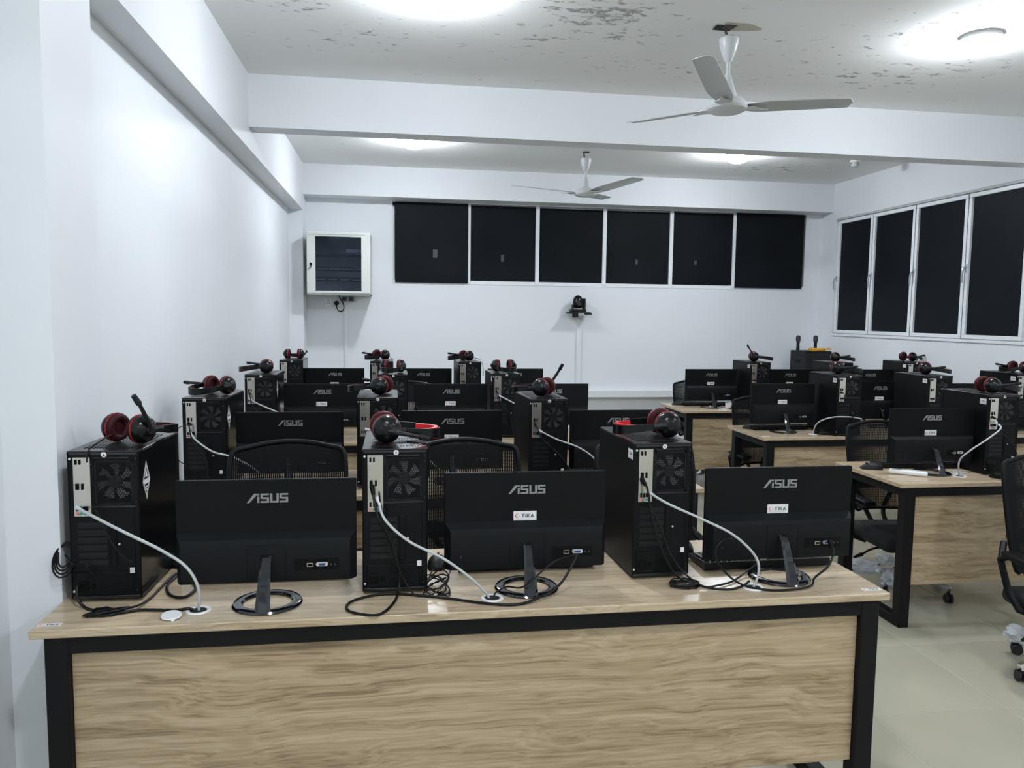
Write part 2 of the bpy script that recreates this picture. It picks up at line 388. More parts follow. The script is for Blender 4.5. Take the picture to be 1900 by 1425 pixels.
# right window: frame and four casements
win2 = struct('window_2', B().bb(XR+.02, XR+.09, W2[0], W2[1], W2[2], W2[2]+.035).bb(XR+.02, XR+.09, W2[0], W2[1], W2[3]-.03, W2[3]).bb(XR+.02, XR+.09, W2[0], W2[0]+.03, W2[2], W2[3]).bb(XR+.02, XR+.09, W2[1]-.025, W2[1], W2[2], W2[3]).mesh('window_frame', M_ALU))
obj('sill', B().bb(XR-.015, XR+.05, W2[0], W2[1], W2[2]-.02, W2[2]+.006, .004).mesh('sill', M_ALU), win2)
obj('head_strip', B().bb(XR-.008, XR+.03, W2[0], W2[1], W2[3]-.012, W2[3]+.012, .003).mesh('head_strip', mat('grey_strip', (.45, .46, .45), .5)), win2)
cuts = [6.135, 5.490, 4.815, 4.120, 3.44]
for i in range(4):
    y1, y0 = cuts[i]-.006, cuts[i+1]+.006; z0, z1 = W2[2]+.012, W2[3]-.018; fw = .035
    s_ = obj('casement', B().bb(XR-.004, XR+.05, y0, y1, z0, z0+fw, .004).bb(XR-.004, XR+.05, y0, y1, z1-fw, z1, .004).bb(XR-.004, XR+.05, y0, y0+fw, z0+fw, z1-fw, .004).bb(XR-.004, XR+.05, y1-fw, y1, z0+fw, z1-fw, .004).mesh('casement', M_ALU), win2)
    obj('pane', B().bb(XR+.018, XR+.024, y0+fw, y1-fw, z0+fw, z1-fw).mesh('pane', M_FILM), s_, label='pane covered with black film')
    hb = B().tube(catmull([(XR-.004, y1-.018, 2.03), (XR-.035, y1-.018, 2.02), (XR-.04, y1-.01, 1.97), (XR-.03, y1+.0, 1.90)], 5), .008, 8).box((XR-.006, y1-.018, 2.02), (.012, .022, .07), .004)
    obj('handle', hb.mesh('handle', mat('handle_grey', (.5, .52, .53), .3, .6)), s_)
    if i: obj('gasket', B().bb(XR+.004, XR+.05, cuts[i]-.0045, cuts[i]+.0045, z0, z1).mesh('gasket', M_PORT), win2)

# ------------------------------------------------------------------ lamps
lamp_base = B().lathe([(0, 0), (.092, 0), (.104, -.014), (.104, -.024), (.088, -.030), (0, -.030)], 40).mesh('lamp_base', M_WHITEP)
lamp_dome = B().lathe([(.086, -.029), (.094, -.036), (.096, -.046), (.092, -.060), (.078, -.076), (.055, -.087), (.028, -.093), (0, -.095)], 40).mesh('diffuser', M_LAMP)
lamp_lab = ['round ceiling lamp above the left of the near bay, cut by the top edge', 'round glowing ceiling lamp at the upper right, nearest one',
            'small round ceiling lamp glowing just behind the cross beam, left one', 'small round ceiling lamp glowing behind the cross beam, right one',
            'round ceiling lamp over the open floor, left, behind the viewer', 'round ceiling lamp over the open floor, right, behind the viewer',
            'added round fill lamp at the back of the room, left, out of view', 'added round fill lamp at the back of the room, right, out of view']
for (x, y), l in zip(LAMP_XY, lamp_lab):
    t = thing('ceiling_lamp', l, 'ceiling lamp', (x, y, ZC), group='round ceiling lamps')
    build(t, [('base', lamp_base), ('diffuser', lamp_dome)])

# ------------------------------------------------------------------ ceiling fans
def fan(x, y, label, ang, hub_z, rod, patch):
    t = thing('ceiling_fan', label, 'ceiling fan', (x, y, ZC), group='white ceiling fans')
    H = hub_z-ZC
    obj('hook', B().tube(catmull([(-.015, .01, 0), (-.02, 0, -.03), (-.005, 0, -.06), (.012, 0, -.05), (.015, 0, -.075)], 5), .007, 8).box((.0, 0, -.004), (.06, .05, .008), .002).mesh('hook', M_RUST), t)
    c0 = -.055
    obj('canopy', B().lathe([(0, c0-.002), (.040, c0), (.050, c0-.010), (.050, c0-.03), (.043, c0-.065), (.028, c0-.105), (.018, c0-.125), (.014, c0-.13), (0, c0-.131)], 28).mesh('canopy', M_FANW), t)
    obj('rod', B().cyl((0, 0, c0-.12), (0, 0, H+.12), .0105, seg=14).mesh('rod', M_FANW), t)
    obj('lower_canopy', B().lathe([(.0, H+.165), (.016, H+.165), (.020, H+.15), (.05, H+.058), (.052, H+.05), (0, H+.05)], 28).mesh('lower_canopy', M_FANW), t)
    obj('motor', B().lathe([(0, H+.05), (.055, H+.05), (.082, H+.04), (.104, H+.015), (.108, H-.002), (.102, H-.014), (.08, H-.026), (.04, H-.032), (0, H-.033)], 40).mesh('motor', M_FANW), t)
    for k in range(3):
        a = rot('Z', ang+120*k)
        bb_ = B(); vs = []; fs = []
        L = [(.09, -.035, .035), (.16, -.055, .055), (.22, -.066, .062), (.42, -.066, .058), (.655, -.062, .050), (.70, -.01, .048)]
        for r, w0, w1 in L:
            for sgn in (0, 1):
                for q in range(5):
                    wv = w0+(w1-w0)*q/4
                    zz = H+.006+.075*(r-.09)-wv*.17+.006*math.cos((q-2)*.8)
                    vs.append((r, wv, zz-(.003 if sgn else 0)))
        n = len(L)
        for i in range(n-1):
            for q in range(4):
                p = i*10+q; fs.append((p, p+1, p+11, p+10)); fs.append((p+5, p+15, p+16, p+6))
            fs.append((i*10, i*10+10, i*10+15, i*10+5)); fs.append((i*10+4, i*10+9, i*10+19, i*10+14))
        fs.append((0, 5, 6, 1)); fs += [(q, q+5, q+6, q+1) for q in range(1, 4)]; e = (n-1)*10; fs += [(e+q, e+q+1, e+q+6, e+q+5) for q in range(4)]
        me = B().raw(vs, fs, a).mesh('blade', M_BLADE, 40)
        bl = obj('blade', me, t)
        obj('blade_bracket', B().prism([(.075, -.02), (.13, -.045), (.17, -.012), (.23, 0), (.17, .012), (.13, .045), (.075, .02)], .004, a @ tr(0, 0, H-.003)).mesh('blade_bracket', M_FANW), bl)
    if patch:
        pts = [(.115*math.cos(u)*(1+.25*math.sin(3*u+1)), .065*math.sin(u)*(1+.2*math.cos(2*u))) for u in [2*PI*k/22 for k in range(22)]]
        obj('plaster_patch', B().prism(pts, .003, tr(.045, .0, -.003)).mesh('plaster_patch', M_PLASTER), t, label='bare plaster patch round the hook')
        obj('hook_recess', B().prism([(-.065, -.03), (.03, -.035), (.035, .04), (-.06, .035)], .002, tr(-.01, .02, -.005)).mesh('hook_recess', M_HOLE), t)
fan(2.655, 1.92, 'large white ceiling fan in front of the cross beam', -2, 2.672, .2, True)
fan(2.685, 5.13, 'white ceiling fan hanging behind the cross beam, above the wall camera', 178, 2.705, .2, False)
t = thing('smoke_detector', 'small white smoke detector on the ceiling beyond the cross beam', 'smoke detector', (5.30, 4.98, ZC))
obj('base', B().lathe([(0, 0), (.05, 0), (.05, -.012), (.046, -.018), (0, -.018)], 28).mesh('base', M_WHITEP), t)
obj('sensor_head', B().lathe([(.026, -.017), (.03, -.03), (.038, -.036), (.038, -.05), (.028, -.06), (0, -.062)], 28).mesh('sensor_head', mat('detector_grey', (.55, .56, .55), .5)), t)

# ------------------------------------------------------------------ desks
D_W, D_D, D_H = 2.4, 0.596, 0.75
desk_top = B().box((D_W/2, D_D/2, D_H-.0115), (D_W, D_D, .023), .0025)
desk_top = desk_top.mesh('desk_top', M_WOODT)
fp = .058
def side_frame(x0):
    b = B()
    b.bb(x0, x0+fp, .008, .008+fp, 0, D_H-.023, .003); b.bb(x0, x0+fp, D_D-.02-fp, D_D-.02, 0, D_H-.023, .003)
    b.bb(x0, x0+fp, .06, D_D-.07, .0, .05, .003); b.bb(x0, x0+fp, .06, D_D-.07, D_H-.023-.05, D_H-.0235, .003)
    return b.mesh('leg_frame', M_FRAME)
desk_legs = [side_frame(.032), side_frame(D_W-.028-fp)]
rail = B().bb(.085, D_W-.085, .010, .055, .680, D_H-.0235, .003).mesh('front_rail', M_FRAME)
rail2 = B().bb(.085, D_W-.085, D_D-.07, D_D-.03, .690, D_H-.0235, .003).mesh('rear_rail', M_FRAME)
modesty = B().bb(.0905, D_W-.0865, .028, .046, .215, .681, .0015).mesh('modesty_panel', M_WOODP)
ring = B().lathe([(.0225, -.02), (.0225, .0005), (.024, .003), (.031, .003), (.033, .0002), (.027, .0002), (.026, -.02)], 28, cap=False).mesh('cable_grommet', M_WHITEP)
hole = B().lathe([(0, .0006), (.023, .0006), (.023, .0002), (0, .0002)], 24).mesh('grommet_hole', M_INNER)
def card_mesh(w, h, with_red=True):
    """flat lettering in local xy, w wide: crescent, dot and dark letters"""
    ink = B(); red = B()
    s = w*.155; x = -w*.15; y0 = -s*.42; t = s*.24
    def P(pts): ink.prism([(x+px*s, y0+py*s) for px, py in pts], .0003)
    P([(0, .8), (.85, .8), (.85, 1), (0, 1)]); P([(.31, 0), (.54, 0), (.54, .8), (.31, .8)])
    x += s*1.05
    P([(0, 0), (.23, 0), (.23, .8), (0, .8)]); P([(0, .95), (.23, .95), (.23, 1.15), (0, 1.15)])
    x += s*.42
    P([(0, 0), (.23, 0), (.23, 1), (0, 1)]); P([(.23, .42), (.62, 1), (.9, 1), (.40, .36)]); P([(.23, .42), (.40, .60), (.95, 0), (.66, 0)])
    x += s*1.05
    P([(0, 0), (.24, 0), (.58, 1), (.36, 1)]); P([(.36, 1), (.58, 1), (.96, 0), (.72, 0)]); P([(.2, .22), (.76, .22), (.70, .38), (.26, .38)])
    cx, cy, r = -w*.335, y0+s*.5, s*.62
    outer = [(cx+r*math.cos(a), cy+r*math.sin(a)) for a in [math.radians(50+260*k/18) for k in range(19)]]
    inner = [(cx+r*.22+r*.82*math.cos(a), cy+r*.82*math.sin(a)) for a in [math.radians(310-260*k/18) for k in range(19)]]
    for k in range(18):
        red.prism([outer[k], outer[k+1], inner[17-k], inner[18-k]], .0003)
    star = [(cx+r*1.05+(.30*r if k % 2 == 0 else .13*r)*math.cos(PI/2+k*PI/5), cy+(.30*r if k % 2 == 0 else .13*r)*math.sin(PI/2+k*PI/5)) for k in range(10)]
    red.prism(star, .0003)
    fine = B().box((-.04*w, -h*.32, .00015), (w*.76, h*.03, .0003)).box((-.12*w, -h*.41, .00015), (w*.6, h*.03, .0003))
    return ink, red, fine
def sticker_parts(w, h, mtx):
    ink, red, fine = card_mesh(w, h)
    def xf(b): b.v = [tuple(mtx @ Vector((p[0], p[1], p[2]+.0006))) for p in b.v]; return b
    card = B().box((0, 0, .0003), (w, h, .0006), 0, mtx).mesh('sticker', M_STICK)
    return card, xf(ink).mesh('lettering', M_INK), xf(red).mesh('crescent_and_star', M_RED), xf(fine).mesh('small_print', M_GREYINK)
lab_tag = sticker_parts(.058, .020, Matrix.Identity(4))
def sticker(root, parts, loc=None):
    c = obj('sticker', parts[0], root, loc, 'white sticker with a red crescent and dark letters')
    obj('lettering', parts[1], c); obj('crescent_and_star', parts[2], c); obj('small_print', parts[3], c)
DESKS = [(0, 0, 'front desk, the nearest, with oak-look front panel and black steel frame', 2), (0, 1.426, 'left desk in the second row, behind the front desk', 0), (0, 2.908, 'left desk in the third row from the viewer', 0), (0, 4.408, 'left desk in the last row by the rear wall', 0),
         (3.435, 1.426, 'nearest desk of the right block, with a black steel leg and a remote on top', 0), (3.435, 2.908, 'middle desk of the right block, behind the nearest right desk', 1), (3.435, 4.408, 'rear desk of the right block, closest to the speaker', 0)]
GROM = {0: [(.392, .096), (1.204, .096), (2.005, .094)], 4: [(.44, .15), (1.24, .12)], 5: [(.431, .12), (1.23, .12)]}
for i, (x, y, l, n) in enumerate(DESKS):
    d = thing('computer_desk', l, 'desk', (x, y, 0), group='oak and black steel computer desks')
    build(d, [('desk_top', desk_top), ('leg_frame', desk_legs[0]), ('leg_frame', desk_legs[1]), ('front_rail', rail), ('rear_rail', rail2), ('modesty_panel', modesty)])
    for (gx_, gy_) in GROM.get(i, [(.40, .10), (1.20, .10), (2.0, .10)]):
        g = obj('cable_grommet', ring, d, (gx_, gy_, D_H), 'white plastic ring'); obj('grommet_hole', hole, g)
    if n:
        sticker(d, lab_tag, (.036, .038, D_H)); 
        if n == 2: sticker(d, lab_tag, (2.36, .036, D_H))
thing('grommet_cover', 'loose round white grommet cover lying on the front desk', 'cover', (.333, .053, D_H), 20,
      me=B().lathe([(0, .0), (.025, .0), (.027, .002), (.025, .005), (0, .0055)], 28, rot('X', 6) @ tr(0, 0, .004)).bb(-.004, .004, -.034, -.022, .0005, .004, .001).mesh('grommet_cover', M_WHITEP))

# ------------------------------------------------------------------ computer towers
TW, TH, TD = .188, .43, .37
def tower_spec():
    hx0, hx1, hz0, hz1 = -.026, .078, .276, .404
    case = B()
    w2 = TW/2
    case.bb(-w2+.003, w2-.003, .0, TD-.03, .008, .020, .001)                       # floor
    case.bb(-w2+.003, hx0, 0, .012, .012, TH-.004, .001); case.bb(hx1, w2-.003, 0, .012, .012, TH-.004, .001)
    case.bb(hx0, hx1, 0, .012, .012, hz0, .001); case.bb(hx0, hx1, 0, .012, hz1, TH-.004, .001)
    case.bb(-w2+.004, w2-.004, .05, TD-.032, .018, TH-.012)                        # inner mass
    rims = [B().bb(-w2+.004, w2-.004, -.003, .0, TH-.012, TH-.004, .001), B().bb(-w2+.004, w2-.004, -.003, 0, .010, .018, .001), B().bb(hx0-.012, w2-.012, -.002, 0, hz0-.006, hz0-.002, .0006), B().bb(hx0, hx1-.01, -.002, 0, hz1+.004, hz1+.008, .0006)]
    top = B().bb(-w2, w2, -.004, TD-.02, TH-.005, TH, .002)
    sideL = B().bb(-w2, -w2+.003, -.002, TD-.03, .010, TH-.005, .001); sideR = B().bb(w2-.003, w2, -.002, TD-.03, .010, TH-.005, .001)
    front = B().box((0, TD-.014, TH/2+.004), (TW, .034, TH-.008), .006)
    vent = B()
    for k in range(17): vent.bb(-.066+k*.0083-.0019, -.066+k*.0083+.0019, .045, .30, TH, TH+.0016)
    for k in range(3): vent.bb(-.07, .07, .11+k*.07, .114+k*.07, TH, TH+.0013)
    foot = B().box((0, 0, .005), (.03, .05, .010), .002)
    io = B().bb(-.079, -.034, -.0035, 0, .246, .412, .0008)
    ports = []
    def prt(nm, c, d, m): ports.append((nm, B().box((c[0], -.0045, c[1]), (d[0], .004, d[1]), .0006).mesh(nm, m)))
    prt('usb_port', (-.0705, .399), (.0055, .0135), M_PORT); prt('usb_port', (-.0605, .399), (.0055, .0135), M_PORT)
    prt('display_port', (-.0685, .3305), (.009, .017), M_PORT); prt('display_port', (-.055, .3305), (.006, .017), M_PORT)
    prt('usb_port', (-.0705, .268), (.0055, .0135), M_PORT); prt('usb_port', (-.0605, .268), (.0055, .0135), M_PORT)
    prt('network_port', (-.0485, .268), (.013, .013), M_PORT)
    prt('audio_jack', (-.0705, .254), (.007, .007), M_PINK); prt('audio_jack', (-.0605, .254), (.007, .007), M_GREEN); prt('audio_jack', (-.0505, .254), (.007, .007), M_BLUEJ)
    # honeycomb grille
    g = B(); px = .0068; py = px*math.sqrt(3)/2; R_ = px/math.sqrt(3); row = 0; z = hz0+.004
    while z < hz1-.002:
        x = hx0+.004+(px/2 if row % 2 else 0)
        while x < hx1-.002:
            o = [(x+R_*math.cos(PI/6+k*PI/3), z+R_*math.sin(PI/6+k*PI/3)) for k in range(6)]
            i_ = [(x+R_*.64*math.cos(PI/6+k*PI/3), z+R_*.64*math.sin(PI/6+k*PI/3)) for k in range(6)]
            g.raw([(a, .003, c) for a, c in o]+[(a, .003, c) for a, c in i_], [(k, (k+1) % 6, 6+(k+1) % 6, 6+k) for k in range(6)])
            x += px
        z += py; row += 1
    g.bb(hx0, hx0+.006, .002, .005, hz0, hz1).bb(hx1-.006, hx1, .002, .005, hz0, hz1).bb(hx0, hx1, .002, .005, hz1-.006, hz1).bb(hx0, hx1, .002, .005, hz0, hz0+.005)
    cx, cz = (hx0+hx1)/2, (hz0+hz1)/2
    fanb = B()
    for k in range(7):
        a0 = 2*PI*k/7+.3
        vs = []; fs = []
        for i, (r, t0, t1) in enumerate([(.018, 0, .50), (.034, .06, .58), (.051, .16, .70)]):
            for t_ in (t0, t1): vs.append((cx+r*math.cos(a0+t_), .012+(.008 if t_ == t1 else 0), cz+r*math.sin(a0+t_)))
        fs = [(0, 1, 3, 2), (2, 3, 5, 4)]
        fanb.raw(vs, fs)
    hub = B().lathe([(0, -.009), (.017, -.009), (.019, -.014), (.019, -.03), (0, -.03)], 20, tr(cx, 0, cz) @ rot('X', 90))
    slots = []
    for k in range(6):
        slots.append(('slot_cover', B().bb(-.070, .004, -.003, 0, .222-k*.0215-.0055, .222-k*.0215-.0028, .0006).bb(-.072, .006, -.0012, 0, .222-k*.0215-.010, .222-k*.0215+.006, .0004).mesh('slot_cover', M_SLOT)))
    lock = B().bb(.012, .030, -.004, 0, .10, .232, .002)
    psu = B().bb(-.082, .070, -.003, 0, .020, .088, .002)
    psus = B().bb(-.074, -.048, -.008, -.003, .034, .060, .003); sw = B().bb(-.040, -.030, -.006, -.003, .040, .054, .002)
    psug = B()
    for k in range(7): psug.bb(-.018, .060, -.0045, -.003, .028+k*.0083, .031+k*.0083)
    screws = []
    for (x, z) in [(-.087, .408), (-.087, .032), (.087, .408), (.082, .032), (-.085, .247), (.0365, .165), (-.032, .392), (.085, .392), (.085, .285)]:
        big = x in (-.087, .0365); screws.append(('screw', B().lathe([(0, .004), (.0032 if big else .002, .003), (.0034 if big else .0022, 0), (0, 0)], 10, tr(x, 0, z) @ rot('X', 90)).mesh('screw', M_SCREW if big else M_CASETOP)))
    thumb = B().lathe([(0, .0035), (.0072, .003), (.0078, .0015), (.0078, 0), (0, 0)], 20, tr(.003, 0, .4195) @ rot('X', 90))
    thumbm = B().prism([(-.0035, -.003), (.0035, -.003), (0, .0035)], .0004, tr(.003, -.0036, .4195) @ BACK)
    tag = B().box((.070, -.004, .090), (.013, .002, .016), .0004, )
    spec = [('case', case.mesh('case', M_CASE)), ('top_cover', top.mesh('top_cover', M_CASETOP), {'sub': [('top_vent', vent.mesh('top_vent', M_CASETOP))]}),
            ('side_panel', sideL.mesh('side_panel', M_CASE)), ('side_panel', sideR.mesh('side_panel', M_SIDE)), ('front_panel', front.mesh('front_panel', M_CASE)),
            ('input_output_plate', io.mesh('input_output_plate', M_STEEL), {'sub': ports, 'label': 'bare metal plate of ports'}),
            ('fan_grille', g.mesh('fan_grille', M_GRILLE), {'sub': [('fan_blades', fanb.mesh('fan_blades', M_FAN)), ('fan_hub', hub.mesh('fan_hub', M_FANHUB))]}),
            ('slot_lock', lock.mesh('slot_lock', M_CASE)),
            ('power_supply', psu.mesh('power_supply', M_CASE), {'sub': [('power_socket', psus.mesh('power_socket', M_PORT)), ('power_switch', sw.mesh('power_switch', M_PORT)), ('supply_grille', psug.mesh('supply_grille', M_CASE))]}),
            ('seal_sticker', thumb.mesh('seal_sticker', M_STICK), {'sub': [('seal_mark', thumbm.mesh('seal_mark', M_INK))], 'label': 'round white seal'}),
            ('cable_tag', tag.mesh('cable_tag', M_STICK), {'label': 'white paper tag'})]
    fm = foot.mesh('foot', M_RUB)
    spec += [('rear_rim', q.mesh('rear_rim', M_CASETOP)) for q in rims]
    spec += [(s[0], s[1]) for s in slots]+screws
    spec += [('foot', fm, {'loc': (sx*.07, yy, 0)}) for sx in (-1, 1) for yy in (.05, TD-.07)]
    return spec
TSPEC = tower_spec()
# warning diamond (right side) and white sticker (left side)
dm = tr(TW/2+.0006, .055, .335) @ rot('Z', 90) @ rot('X', 90)
def ringpoly(b, a, c, k, mtx, th=.0006):
    o = [(0, c), (-a, 0), (0, -c), (a, 0)]
    for i in range(4):
        p, q = o[i], o[(i+1) % 4]; b.prism([p, q, (q[0]*k, q[1]*k), (p[0]*k, p[1]*k)], th, mtx)
dia = B(); ringpoly(dia, .030, .056, .91, dm); ringpoly(dia, .0245, .046, .88, dm)
dia.prism([(-.010, .010), (.010, .010), (0, .030)], .0006, dm); dia.prism([(-.026, -.010), (.026, -.010), (.028, .004), (-.028, .004)], .0006, dm)
for k in range(2): dia.prism([(-.009+k*.003, -.017-k*.008), (.009-k*.003, -.017-k*.008), (.009-k*.003, -.021-k*.008), (-.009+k*.003, -.021-k*.008)], .0006, dm)
dia_back = B().prism([(0, .056), (-.03, 0), (0, -.056), (.03, 0)], .0004, dm)
DIA = (dia_back.mesh('warning_diamond', M_PORT), dia.mesh('diamond_print', M_STICK))
SIDE_STICK = sticker_parts(.046, .030, tr(-TW/2-.0001, .035, .392) @ rot('Z', -90) @ rot('X', 90))
# x = left edge of the rear face, y = rear face
TOWERS = {
 'r1a': (.031, .195, -1.5, 'black computer tower by the left wall on the front desk, with a diamond label', 'd'),
 'r1b': (.832, .168, 0, 'black computer tower in the middle of the front desk, bright vents on top', ''),
 'r1c': (1.655, .208, 2, 'black tower at the right of the front desk, white sticker on its left side', 's'),
 'r2a': (-.020, 1.578, -2, 'black computer tower at the left end of the second left desk, with a white cable', 'd'),
 'r2b': (.751, 1.575, 0, 'black computer tower in the middle of the second left desk', ''),
 'r2c': (1.545, 1.48, 2, 'black computer tower at the right of the second left desk, under two upright ear cups', ''),
 'r3a': (.004, 2.93, 0, 'black computer tower at the left end of the third left desk', 'd'),
 'r3b': (.82, 2.955, 0, 'black computer tower in the middle of the third left desk', ''),
 'r3c': (1.566, 3.03, 1, 'black computer tower at the right of the third left desk', 's'),
 'r4a': (-.004, 4.47, 0, 'black computer tower at the left end of the last left desk', ''),
 'r4b': (.727, 4.36, 0, 'black computer tower in the middle of the last left desk', ''),
 'r4c': (1.444, 4.30, 2, 'black computer tower at the right of the last left desk, in front of bare wall', ''),
 'R2a': (4.030, 1.595, 0, 'black computer tower on the nearest right desk, beside the white looping cable', 's'),
 'R3a': (3.972, 2.92, 1, 'leftmost black computer tower on the middle right desk', 's'),
 'R3b': (4.632, 2.875, 0, 'second black computer tower from the left on the middle right desk', 's'),
 'R3c': (5.50, 3.07, 1, 'black computer tower on the middle right desk at the right picture edge', 's'),
 'R4a': (4.036, 4.40, 0, 'leftmost black computer tower on the rear right desk', 's'),
 'R4b': (4.806, 4.365, 0, 'black computer tower on the rear right desk, in front of the loudspeaker', 's'),
 'R4c': (5.615, 4.49, 0, 'black computer tower on the rear right desk under the window, farthest right', 's'),
}
for k, (x, y, rz, lab, ex) in TOWERS.items():
    t = thing('computer_tower', lab, 'computer', (x+TW/2, y, D_H), rz, 'computer towers on the desks')
    build(t, TSPEC)
    if 'd' in ex:
        o = obj('warning_diamond', DIA[0], t, label='black and white diamond sticker'); obj('diamond_print', DIA[1], o)
    if 's' in ex: sticker(t, SIDE_STICK)

# ------------------------------------------------------------------ monitors
def logo_bars(b, w, mtx):
    s = w/4.25; h = .98
    def P(pts): b.prism([(x*s, y*s) for x, y in pts], .0012, mtx)
    def RR(x0, x1, y0, y1): P([(x0, y0), (x1, y0), (x1, y1), (x0, y1)])
    P([(0, 0), (.26, 0), (.93, .72), (.93, .98), (.74, .98)]); RR(.93, 1.28, .80, .98); RR(1.06, 1.28, 0, .66)
    for x in (1.40, 3.34):
        RR(x, x+.86, .80, .98); RR(x, x+.22, .44, .80); RR(x+.22, x+.86, .40, .58); RR(x+.64, x+.86, .18, .40); RR(x, x+.86, 0, .18)
    RR(2.38, 2.60, .18, .98); RR(2.38, 3.24, 0, .18); RR(3.02, 3.24, .18, .98)
def mon_spec():
    w = .492; z0, z1 = .060, .350; y = .020
    pan = B().box((0, y+.007, (z0+z1)/2), (w, .014, z1-z0), .0022)
    scr = B().bb(-w/2+.006, w/2-.006, y+.0138, y+.0148, z0+.016, z1-.006)
    a, c = w/2-.0015, w/2-.014
    prof = [(0, .203, a), (-.012, .196, a-.004), (-.028, .186, c), (-.031, .174, c-.003), (-.031, .076, c-.003), (-.026, .064, c), (0, .0605, a)]
    vs = []; fs = []
    for (yy, z, hw) in prof:
        for q in range(7): vs.append((-hw+2*hw*q/6, y+yy-.0, z))
    for i in range(len(prof)-1):
        for q in range(6): fs.append((i*7+q, i*7+q+1, i*7+q+8, i*7+q+7))
    n = len(prof); fs.append(tuple(i*7 for i in range(n))); fs.append(tuple(i*7+6 for i in range(n))[::-1]); fs.append(tuple(range(6, -1, -1))+tuple((n-1)*7+q for q in range(7)))
    bul = B().raw(vs, fs)
    yb = y-.031
    plate = B()
    for (x0, x1, za, zb) in [(-.053, .053, .170, .1712), (-.053, -.0518, .072, .171), (.0518, .053, .072, .171)]: plate.bb(x0, x1, yb-.0006, yb, za, zb)
    rec = B().bb(.075, .198, yb-.001, yb, .096, .128, .0004)
    vga = B().prism([(-.014, -.005), (.014, -.005), (.017, .002), (.013, .006), (-.013, .006), (-.017, .002)], .005, tr(.152, yb, .112) @ BACK)
    vgab = B().prism([(-.0085, -.003), (.0085, -.003), (.0095, .0035), (-.0095, .0035)], .0012, tr(.152, yb-.005, .112) @ BACK)
    hd = B().bb(.112, .126, yb-.002, yb-.001, .107, .114, .0003); hd2 = B().bb(.110, .128, yb-.0015, yb, .105, .116, .0004)
    jack = B().lathe([(0, .0015), (.003, .0015), (.003, 0), (0, 0)], 10, tr(.176, yb, .110) @ rot('X', 90)).lathe([(0, .0015), (.003, .0015), (.003, 0), (0, 0)], 10, tr(.188, yb, .110) @ rot('X', 90)).lathe([(0, .0015), (.003, .0015), (.003, 0), (0, 0)], 10, tr(-.20, yb, .105) @ rot('X', 90))
    logo = B(); logo_bars(logo, .114, tr(-.0555, y, .284) @ BACK)
    base = B().lathe([(.066, 0), (.094, 0), (.096, .003), (.092, .008), (.082, .0105), (.070, .009), (.066, .005), (.066, 0)], 56, cap=False)
    nb = B(); vs = []; fs = []
    st = [(-.088, .004, .0205, .006), (-.080, .030, .0195, .0065), (-.055, .080, .0165, .0065), (-.030, .125, .0145, .006), (-.012, .142, .014, .005)]
    for (yy, z, hw, th) in st: vs += [(-hw, yy, z), (-hw*.6, yy-th, z), (hw*.6, yy-th, z), (hw, yy, z), (hw*.8, yy+th, z+.002), (-hw*.8, yy+th, z+.002)]
    for i in range(len(st)-1):
        for q in range(6): fs.append((i*6+q, i*6+(q+1) % 6, (i+1)*6+(q+1) % 6, (i+1)*6+q))
    fs.append(tuple(range(6))[::-1]); fs.append(tuple((len(st)-1)*6+q for q in range(6)))
    nb.raw(vs, fs)
    tilt = B()
    return [('display_panel', pan.mesh('display_panel', M_MON), {'sub': [('screen', scr.mesh('screen', M_SCREEN)), ('brand_lettering', logo.mesh('brand_lettering', M_LOGO))]}),
            ('rear_housing', bul.mesh('rear_housing', M_MONB), {'sub': [('mount_plate_joint', plate.mesh('mount_plate_joint', M_PORT)), ('port_recess', rec.mesh('port_recess', M_PORT)), ('video_port', vga.mesh('video_port', M_SCREW)), ('video_port_face', vgab.mesh('video_port_face', M_VGAB)),
                                                                     ('port_shell', hd2.mesh('port_shell', M_STEEL)), ('port_slot', hd.mesh('port_slot', M_PORT)), ('jack', jack.mesh('jack', M_DARKG))]}),
            ('stand_ring', base.mesh('stand_ring', M_PIANO)), ('stand_neck', nb.mesh('stand_neck', M_PIANO))]
MSPEC = mon_spec()
MON_STICK = sticker_parts(.070, .030, tr(-.004, .020, .216) @ BACK)
